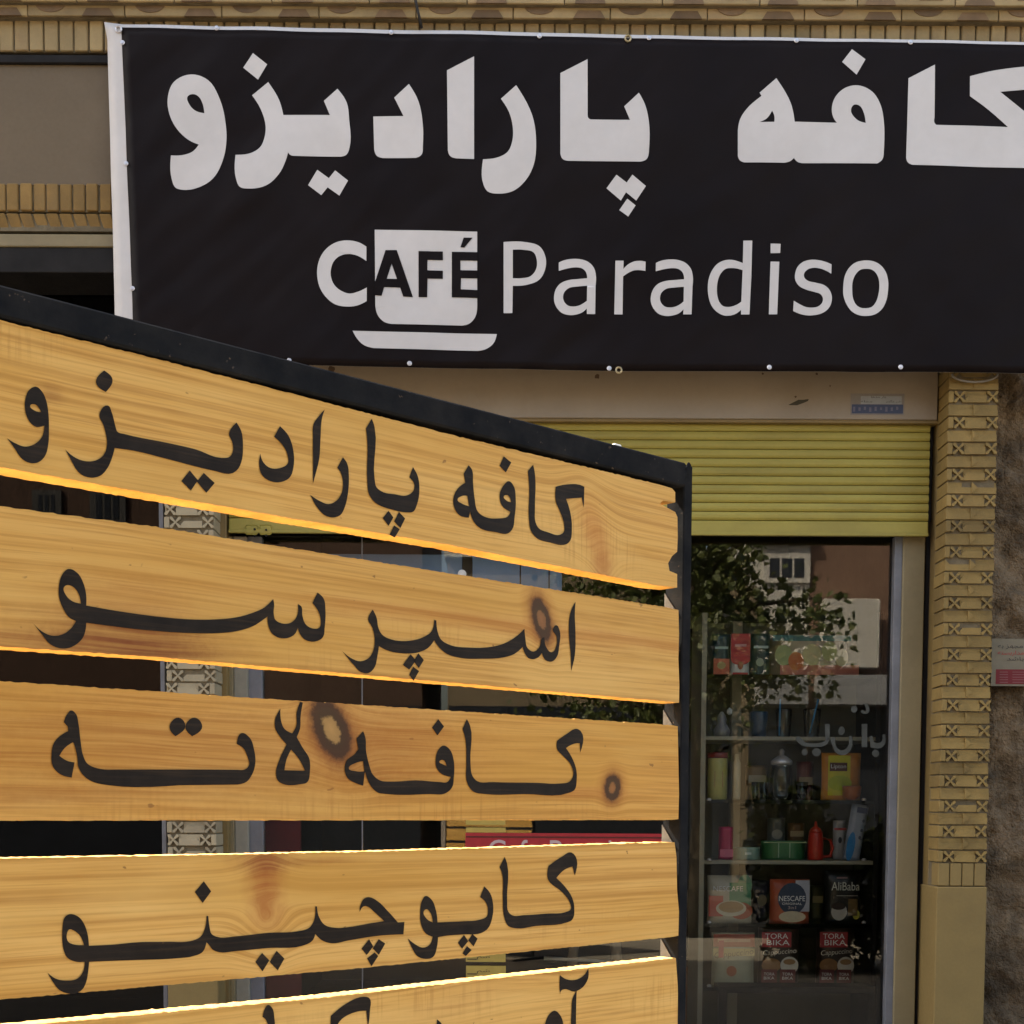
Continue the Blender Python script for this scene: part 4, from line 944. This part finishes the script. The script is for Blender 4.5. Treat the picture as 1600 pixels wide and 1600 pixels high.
pack('white_carton', 'small white carton with a red line beside the leaning blue carton', 'carton', 1303, 1282, 1322, 1344, (.34, .34, .36), [('rect', .5, .78, .5, .03, (.35, .03, .04)), ('disc', .5, .5, .15, .08, (.03, .04, .06))], .05, floor=sz(3), crimp=False, Y=YI+.10)
pack('pink_carton', 'plain crimson carton on the shelf below the yellow tub', 'carton', 1124, 1292, 1147, 1344, (.36, .012, .07), [('rect', .5, .2, .45, .12, (.50, .10, .18))], .06, floor=sz(3), crimp=False, Y=YI+.02)
pack('green_carton', 'wide low green carton beside the red jug', 'carton', 1192, 1314, 1262, 1344, (.03, .13, .05), [('rect', .5, .92, .48, .03, (.2, .28, .15)), ('rect', .35, .5, .012, .4, (.2, .3, .2)), ('rect', .6, .5, .012, .4, (.2, .3, .2))], .12, floor=sz(3), crimp=False, Y=YI+.04)
pack('teal_carton', 'pale teal carton low on the shelf under the crimson carton', 'carton', 1148, 1324, 1190, 1344, (.17, .27, .22), [('rect', .5, .5, .12, .1, (.4, .5, .45))], .10, floor=sz(3), crimp=False, Y=YI+.0)
pack('candy_pack', 'red and white paper pack with a cone picture on the upper shelf', 'snack pack', 1142, 990, 1172, 1056, (.50, .50, .48), [('rect', .5, .68, .5, .32, (.40, .025, .03)), ('disc', .5, .38, .5, .13, (.42, .03, .03)), ('rect', .5, .72, .3, .03, (.55, .25, .25)), ('disc', .5, .24, .14, .10, (.25, .05, .02)), ('rect', .5, .04, .4, .03, (.42, .03, .03))], .05, floor=sz(0), crimp=False)
pack('candy_pack', 'dark green pack with an orange base and pale writing on the upper shelf', 'snack pack', 1114, 990, 1141, 1056, (.010, .04, .05), [('rect', .5, .20, .46, .20, (.42, .09, .04)), ('disc', .5, .24, .25, .09, (.35, .26, .10)), ('rect', .5, .66, .38, .03, (.25, .36, .36))], .05, floor=sz(0), crimp=False)
pack('candy_pack', 'dark green pack with pale writing right of the red and white pack', 'snack pack', 1174, 990, 1204, 1056, (.012, .035, .035), [('rect', .5, .68, .38, .03, (.30, .38, .36)), ('disc', .45, .32, .2, .1, (.25, .30, .22))], .05, floor=sz(0), crimp=False)
pack('picture_box', 'large carton printed with green orange and cream fruit picture on the top shelf', 'carton', 1207, 992, 1330, 1056, (.32, .27, .20), [('rect', .5, .92, .5, .07, (.02, .12, .13)), ('rect', .6, .14, .5, .12, (.42, .12, .08)), ('disc', .14, .5, .11, .25, (.25, .30, .13)), ('disc', .30, .36, .10, .22, (.45, .10, .02)), ('disc', .50, .52, .12, .26, (.42, .38, .2)), ('disc', .72, .6, .10, .24, (.34, .36, .15)), ('disc', .88, .45, .08, .22, (.5, .45, .3))], .2, floor=sz(0), crimp=False)
for (nm, lb, a_, t_, b_, lv, cl, prn) in [
    ('ochre_carton', 'plain ochre carton standing behind the small glasses', 1166, 1196, 1200, 2, (.20, .13, .05), [('rect', .5, .6, .4, .12, (.35, .3, .2))]),
    ('maroon_carton', 'narrow maroon carton behind the ribbed glass jar', 1246, 1190, 1272, 2, (.12, .02, .02), [('rect', .5, .5, .4, .1, (.3, .22, .12))]),
    ('grey_carton', 'tall grey carton behind the green carton', 1200, 1278, 1228, 3, (.10, .11, .11), [('disc', .5, .6, .3, .12, (.25, .25, .22))]),
    ('brown_carton', 'brown carton behind the green carton next to the red jug', 1232, 1286, 1258, 3, (.13, .07, .03), [('rect', .5, .7, .4, .08, (.3, .25, .15))]),
    ('navy_carton', 'navy blue carton between the two coffee pouches', 1178, 1376, 1203, 4, (.02, .025, .06), [('disc', .5, .5, .3, .15, (.3, .28, .2))]),
    ('olive_carton', 'olive carton between the red pouch and the black pouch', 1266, 1384, 1289, 4, (.07, .075, .03), [('rect', .5, .6, .35, .1, (.28, .26, .14))])]:
    pack(nm, lb, 'carton', a_, t_, b_, levels[lv], cl, prn, .06, 'cartons in the back row', floor=sz(lv), crimp=False, Y=YI+.2)
# turned things: tub, jars, glasses, jug, tumblers
def turned(name, label, cat, px0, px1, py0, lev, prof, m, group=None, Y=YI+.08, extra=None):
    a = P(px0, py0, Y).x; b = P(px1, py0, Y).x; t = P((px0+px1)/2, py0, Y).z; u = sz(lev)
    r = (b-a)/2; h = t-u
    root = empty(name, ((a+b)/2, Y, u), label, cat, group)
    lathe('body', m, root, [(pr_*r, pz*h) for pr_, pz in prof], 0, 0, 20)
    if extra:
        for nm, pf, mm in extra: lathe(nm, mm, root, [(pr_*r, pz*h) for pr_, pz in pf], 0, 0, 20)
    return root
tb = turned('powder_tub', 'yellow cream tub with a dark red lid on the middle shelf', 'tub', 1106, 1137, 1176, 2, [(.9, 0), (1, .03), (1, .86), (.96, .88)], paint((.36, .33, .10), .4), extra=[('lid', [(1.04, .88), (1.04, .99), (.98, 1)], paint((.18, .02, .015), .4))], Y=YI+.04)
rt = .05
box('label_patch', paint((.30, .09, .05), .5), tb, -.02, .02, -.0455, -.043, .06, .14)
turned('cream_bottle', 'slim cream bottle beside the yellow tub', 'bottle', 1145, 1158, 1178, 2, [(.9, 0), (1, .05), (1, .8), (.5, .88), (.5, 1)], paint((.36, .34, .24), .5))
turned('glass_jar', 'clear ribbed glass jar with a knobbed lid on the middle shelf', 'jar', 1203, 1240, 1170, 2, [(.8, 0), (.95, .1), (1, .4), (.85, .6), (.8, .68)], M['jar'], extra=[('lid', [(.9, .69), (.92, .76), (.5, .84), (.2, .88), (.25, .95), (.1, 1)], M['screw'])])
for i, (a, b, t) in enumerate(((1174, 1186, 1222), (1186, 1201, 1222), (1243, 1263, 1222))):
    turned('drinking_glass', ['small clear drinking glass standing beside a matching glass and the ribbed jar', 'small clear drinking glass between its pair and the ribbed jar', 'small clear drinking glass between the ribbed jar and the yellow tea pouch'][i], 'glass', a, b, t, 2, [(.65, 0), (.7, .06), (1, 1), (.9, 1), (.6, .1)], M['jar'], 'small drinking glasses')
turned('orange_bowl', 'small orange bowl in front of the yellow tea pouch', 'bowl', 1316, 1346, 1228, 2, [(.5, 0), (.9, .3), (1, .9), (.94, 1)], paint((.36, .10, .02), .4), Y=YI-.035)
jug = turned('red_jug', 'red plastic jug with pointed lid on the shelf', 'jug', 1262, 1287, 1300, 3, [(.95, 0), (1, .05), (.95, .7), (.85, .95), (.8, 1)], paint((.42, .025, .015), .35), extra=[('lid', [(.85, 1.0), (.6, 1.12), (.25, 1.2), (.12, 1.38)], paint((.42, .04, .02), .35))], Y=YI+.04)
tube('handle', paint((.42, .025, .015), .35), jug, [(.03, 0, .11), (.075, 0, .10), (.085, 0, .06), (.075, 0, .02), (.03, 0, .015)], .008)
for i, (a, b) in enumerate(((1172, 1200), (1212, 1238), (1255, 1283))):
    t = turned('blue_tumbler', ['dark blue plastic tumbler without a straw on the shelf', 'pale blue see-through tumbler with an upright straw', 'blue see-through tumbler with a slanted straw'][i], 'tumbler', a, b, 1108 if i else 1112, 1, [(.75, 0), (.8, .04), (1, .95), (.95, 1)], paint((.012, .04, .075), .3) if i == 0 else M['jar'], 'blue tumblers')
    if i: tube('straw', paint((.03, .22, .42), .4), t, [(0 if i == 1 else -.02, -.045, .02), (0 if i == 1 else .02, -.045, .19)] if i == 2 else [(-.03, -.045, .01), (-.028, -.045, .19)], .004)
fg = turned('ornament', 'small grey and white figurine at the end of the shelf', 'figurine', 1111, 1145, 1112, 1, [(.7, 0), (.75, .3), (.4, .55), (.45, .7), (.35, .85), (.1, 1)], paint((.17, .17, .20), .5))
lathe('head', paint((.45, .47, .45), .5), fg, [(.002, .11), (.013, .118), (.014, .135), (.003, .148)], .035, -.02, 12)

# dark counter and stool further in
ct = empty('dark_counter', (0, 0, 0), 'black counter with legs standing behind the glass below the shelves', 'counter')
for px in (1128, 1360):
    a = P(px, 1600, 6.80).x; box('leg', M['dark_steel'], ct, a-.02, a+.02, 6.78, 6.82, .14, P(px, 1542, 6.80).z)
zc = P(1240, 1540, 6.80).z; box('top', M['dark_steel'], ct, P(1122, 1540, 6.78).x, P(1366, 1540, 6.78).x, 6.74, 6.915, zc-.03, zc)
WOODB = surf('brown_stool_wood', (.30, .14, .06), .6, .2, 6, .1, 50)
sl = empty('wooden_stool', (0, 0, 0), 'brown wooden stool with slim legs behind the glass beside the counter', 'stool')
zs = P(1100, 1520, 7.1).z; xs0, xs1 = P(1088, 1520, 7.1).x, P(1122, 1520, 7.1).x+.25
for x in (xs0+.03, xs1-.03):
    for y in (7.42, 7.70): box('leg', WOODB, sl, x-.02, x+.02, y-.02, y+.02, .14, zs-.03)
bm = bmesh.new(); add_box(bm, xs0-.02, xs1+.02, 7.38, 7.74, zs-.03, zs, .01); bm_obj('seat', bm, WOODB, sl)
bm = bmesh.new(); add_box(bm, xs0+.051, xs1-.051, 7.41, 7.43, .5, .53); bm_obj('stretcher', bm, WOODB, sl)
# easel with pale legs seen through the lowest gap
es = empty('folding_stand', (0, 0, 0), 'pale folding stand with slanted legs inside the shop behind the menu board', 'stand')
PALE = surf('pale_wood', (.34, .27, .19), .6, .15, 6, .1, 50)
for a, b in (((905, 1400), (870, 1620)), ((955, 1400), (985, 1620))):
    tube('leg', PALE, es, [P(a[0], a[1], 7.3), P(b[0], 1740, 7.3)], .028, 6)
tube('crossbar', M['white_plastic'], es, [P(850, 1497, 7.26), P(1000, 1506, 7.26)], .010, 6)
# red sign and yellow price cards on the inside of the glass
rs = empty('red_sign', (0, 0, 0), 'red sign with curly white lettering fixed on the glass behind the board', 'sign')
pbox('sign_panel', paint((.36, .018, .025), .5), rs, 727, 1302, 1042, 1440, 6.545, .006)
pbox('sign_line', paint((.10, .01, .01), .5), rs, 728, 1307, 1041, 1309.5, 6.5435, .001)
c = P(885, 1331, 6.544); flat_text('Cafe Paradiso', paint((.5, .36, .36), .5), rs, c.x, c.z, .11, 6.5435, P(1010, 1338, 6.544).x-P(765, 1338, 6.544).x)
for i, (y0, y1) in enumerate(((1150, 1289), (1293, 1300.5), (1448, 1503), (1509, 1640))):
    yc = empty('price_card', (0, 0, 0), ['tall yellow card above the red sign on the glass', 'thin yellow strip resting on top of the red sign', 'yellow handwritten card directly under the red sign', 'lowest yellow handwritten card below the red sign'][i], 'card', 'yellow cards')
    pbox('card', paint((.42, .30, .07), .6), yc, 728, y0, 790, y1, 6.548, .003)
    if i >= 2:
        persian('\uFEE2\uFEB7', BLK, 745, 765, (1496, 1518)[i-2], .02, 6.5465, yc)
        pbox('pen_line', BLK, yc, 730, (1498, 1521)[i-2], 745, (1499.5, 1522.5)[i-2], 6.5465, .001)
# blue fascia panels hung inside near the ceiling, white hook, dark strap
bf = empty('blue_fascia', (0, 0, 0), 'row of blue fascia panels inside the shop under the shutter', 'fascia')
BLU = surf('blue_panel', (.16, .28, .50), .45, .15, 2, .05, 30)
for a, b in ((500, 722), (738, 812), (814, 857), (859, 878)): pbox('panel', BLU, bf, a, 866, b, 935, 6.66, .02, .002)
pbox('strap', M['dark_steel'], bf, 724, 868, 736, 935, 6.655, .02)
hk = empty('suction_hook', (0, 0, 0), 'round white suction hook stuck on the glass behind the board', 'hook')
c = P(722, 897, YG)
for r, d, yy in ((.020, .006, YG-.005), (.010, .008, YG-.010)):
    bm = bmesh.new(); bmesh.ops.create_cone(bm, cap_ends=True, segments=18, radius1=r, radius2=r*.85, depth=d, matrix=Matrix.Translation((c.x, yy, c.z)) @ Matrix.Rotation(R(90), 4, 'X')); bm_obj('disc', bm, M['white_plastic'], hk)
cu = pbox('red_curtain', paint((.14, .015, .02), .8), None, 413, 1200, 470, 1600, 6.75, .03); tag(cu, 'dark red curtain edge inside the glass next to the left door jamb', 'curtain')
bx = pbox('blue_crate', surf('blue_crate_plastic', (.16, .24, .55), .5, .1, 8, .1, 30), None, 112, 452, 178, 490, 6.70, .3, .01); tag(bx, 'dark blue box behind the window pane left of the banner', 'box')
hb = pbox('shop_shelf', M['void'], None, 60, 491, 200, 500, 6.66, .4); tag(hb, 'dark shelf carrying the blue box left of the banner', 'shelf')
wl_ = pbox('white_shelf_strip', M['white_plastic'], None, 65, 1557.5, 217, 1559, 6.62, .01); tag(wl_, 'thin white strip inside the left shop window', 'strip')

# ================================================================== across the street (seen mirrored in the glass)
def mir(px, py, Y): # world x, z of a point at distance Y (behind the camera) whose mirror image in the glass is at the pixel
    p = P(px, py, 2*YG-Y); return p.x, p.z
YO = -9.0
def ob(name, m, par, px0, py0, px1, py1, Y=YO, depth=3.0, bev=0):
    x0, z1 = mir(px0, py0, Y); x1, z0 = mir(px1, py1, Y); return box(name, m, par, x0, x1, Y-depth, Y, max(z0, .12), z1, bev)
WHT_W = surf('white_render', (.62, .60, .56), .8, .08, 1.2, .1, 20); BRN_W = surf('red_brown_brick_wall', (.24, .145, .105), .85, .15, 3, .2, 40); TAN_W = surf('tan_stone', (.22, .17, .11), .85, .12, 2, .2, 30)
GRY = surf('grey_awning', (.30, .31, .33), .7, .1, 3, .1, 20)
GRY_D = surf('weathered_grey_frame', (.07, .07, .07), .8, .2, 4, 0, 20)
WIN_M = surf('dark_window', (.03, .035, .045), .2, .2, 2, 0, 20)
def house(name, label, m, px0, px1, pytop, wins, awn=False):
    root = empty(name, (0, YO, 0.12), label, 'building'); root.location = (0, 0, 0)
    x0, zt_ = mir(px0, pytop, YO); x1, _ = mir(px1, pytop, YO)
    box('wall', m, root, x0, x1, YO-6, YO, .12, zt_)
    box('cornice', WHT_W, root, x0-.05, x1+.05, YO-6.05, YO+.12, zt_, zt_+.15)
    for (a, t, b, u) in wins:
        xx0, z1 = mir(a, t, YO); xx1, z0 = mir(b, u, YO)
        f = box('window', WHT_W if awn else GRY_D, root, xx0-.08, xx1+.08, YO-.05, YO+.05, z0-.08, z1+.08)
        n = 3
        for k in range(n):
            w_ = (xx1-xx0)/n; box('pane', WIN_M, f, xx0+k*w_+.02, xx0+(k+1)*w_-.02, YO-.04, YO+.056, z0, z1)
    box('shopfront', WIN_M, root, x0+.02, x1-.02, YO-.04, YO+.03, .14, 2.98)
    if awn: box('awning', GRY, root, x0+.1, x1-.1, YO-.02, YO+.5, 3.0, 3.45)
    return root
house('white_house', 'white rendered house with barred upper window across the street', WHT_W, 1172, 1267, 850, [(1200, 873, 1257, 903)], True)
house('brown_house', 'red brown brick house across the street beside the white house', BRN_W, 1269, 1640, 700, [(1430, 880, 1500, 960)], True)
house('tan_house', 'tan stone house across the street behind the tree', TAN_W, 700, 1150, 872, [(800, 950, 860, 1010), (960, 950, 1020, 1010), (1080, 950, 1130, 1010)])
house('plain_house', 'long low brown house across the street facing the left shop', surf('dark_brown_brick_wall', (.09, .05, .035), .85, .15, 3, .2, 40), -500, 660, 420, [(60, 775, 90, 812), (150, 775, 190, 812), (330, 775, 370, 812), (480, 775, 520, 812), (-150, 775, -100, 812)])
lw = ob('lane_wall', TAN_W, None, 1148, 915, 1174, 1500, YO+.01, .4); tag(lw, 'tan wall closing the narrow lane between two houses across the street', 'wall')
wb = ob('sign_hoarding', WHT_W, None, 1288, 935, 1374, 1043, YO+.42, .3, .01); tag(wb, 'large blank white hoarding on the brown house across the street', 'hoarding')
# tree on the far edge of the pavement behind the camera
def tree():
    tx, _ = mir(1096, 1000, -2.0)
    root = empty('street_tree', (tx, -2.0, .0), 'leafy street tree mirrored in the shop glass', 'tree')
    bm = bmesh.new(); add_tube(bm, [(0, 0, 0), (.03, 0, 1.2), (0, .05, 2.4), (-.1, 0, 3.4), (-.2, 0, 4.4)], [.13, .11, .095, .07, .03], 10)
    rnd = random.Random(5); tips = []
    for k in range(16):
        z = 1.9+.16*k; a = k*2.4; L = 1.5-.03*k
        p = [Vector((0, 0, z)), Vector((math.cos(a)*L*.5, math.sin(a)*L*.4, z+.35)), Vector((math.cos(a)*L, math.sin(a)*L*.8, z+.4))]
        add_tube(bm, p, [.04, .025, .01], 6); tips += [p[1], p[2], (p[1]+p[2])/2]
    bm_obj('trunk', bm, M['bark'], root, smooth=True)
    V, Fc = [], []
    xw, _ = mir(1168, 900, -2.0); _, zw = mir(1168, 908, -2.0)
    for n in range(10000):
        t = rnd.choice(tips); g = Vector((rnd.gauss(0, .34), rnd.gauss(0, .34), rnd.gauss(0, .28)))
        c = t+g
        if c.z < 1.75 or c.x+tx > 3.5 or (c.x+tx > xw and (c.z > zw-.25*abs(rnd.gauss(0, 1)) or c.z < 2.72+.15*rnd.gauss(0, 1))): continue
        d = Vector((rnd.uniform(-1, 1), rnd.uniform(-1, 1), rnd.uniform(-1.2, .2))).normalized(); s = d.orthogonal().normalized()
        s = (Matrix.Rotation(rnd.uniform(0, 6.28), 3, d) @ s); nn = d.cross(s); L = rnd.uniform(.055, .115); W = L*.40
        b = len(V)
        V += [c, c+d*L*.35+s*W+nn*.01, c+d*L*.75+s*W*.7, c+d*L, c+d*L*.75-s*W*.7, c+d*L*.35-s*W+nn*.01]
        Fc += [(b, b+1, b+2, b+3), (b, b+3, b+4, b+5)]
    me = bpy.data.meshes.new('crown'); me.from_pydata([tuple(v) for v in V], [], Fc); me.update()
    link_mesh('crown', me, M['leaf'], root)
tree()
def shrub():
    x0 = P(1185, 1300, 2*YG-2.2).x
    root = empty('roadside_shrub', (x0+.9, 2.3, PZ), 'dense green shrub mirrored in the lower shop glass', 'shrub'); rnd = random.Random(9)
    bm = bmesh.new(); V, Fc = [], []
    for k in range(26):
        bx, by = rnd.uniform(-.85, .85), rnd.uniform(-.3, .3); h = rnd.uniform(.9, 1.5)
        top = Vector((bx*1.1+rnd.uniform(-.1, .1), by*1.3, h)); add_tube(bm, [(bx*.8, by*.6, 0), (bx, by, h*.5), tuple(top)], [.018, .012, .005], 5)
        for n in range(190):
            t = rnd.random()**.7; c = Vector((bx*(.8+.3*t), by*(.6+.7*t), h*t))+Vector((rnd.gauss(0, .11), rnd.gauss(0, .11), rnd.gauss(0, .07)))
            if c.z < .05 or c.x < -.98: continue
            d = Vector((rnd.uniform(-1, 1), rnd.uniform(-1, 1), rnd.uniform(-.6, 1))).normalized(); q = Matrix.Rotation(rnd.uniform(0, 6.28), 3, d) @ d.orthogonal().normalized()
            L = rnd.uniform(.06, .11); W = L*.38; b = len(V)
            V += [c, c+d*L*.4+q*W, c+d*L, c+d*L*.4-q*W]; Fc += [(b, b+1, b+2), (b, b+2, b+3)]
    bm_obj('stems', bm, M['bark'], root, smooth=True)
    me = bpy.data.meshes.new('foliage'); me.from_pydata([tuple(v) for v in V], [], Fc); me.update(); link_mesh('foliage', me, surf('dark_glossless_leaf', (.028, .036, .012), .7, .4, 4, 0, 30, spec=.05), root)
shrub()
bpy.context.view_layer.update()
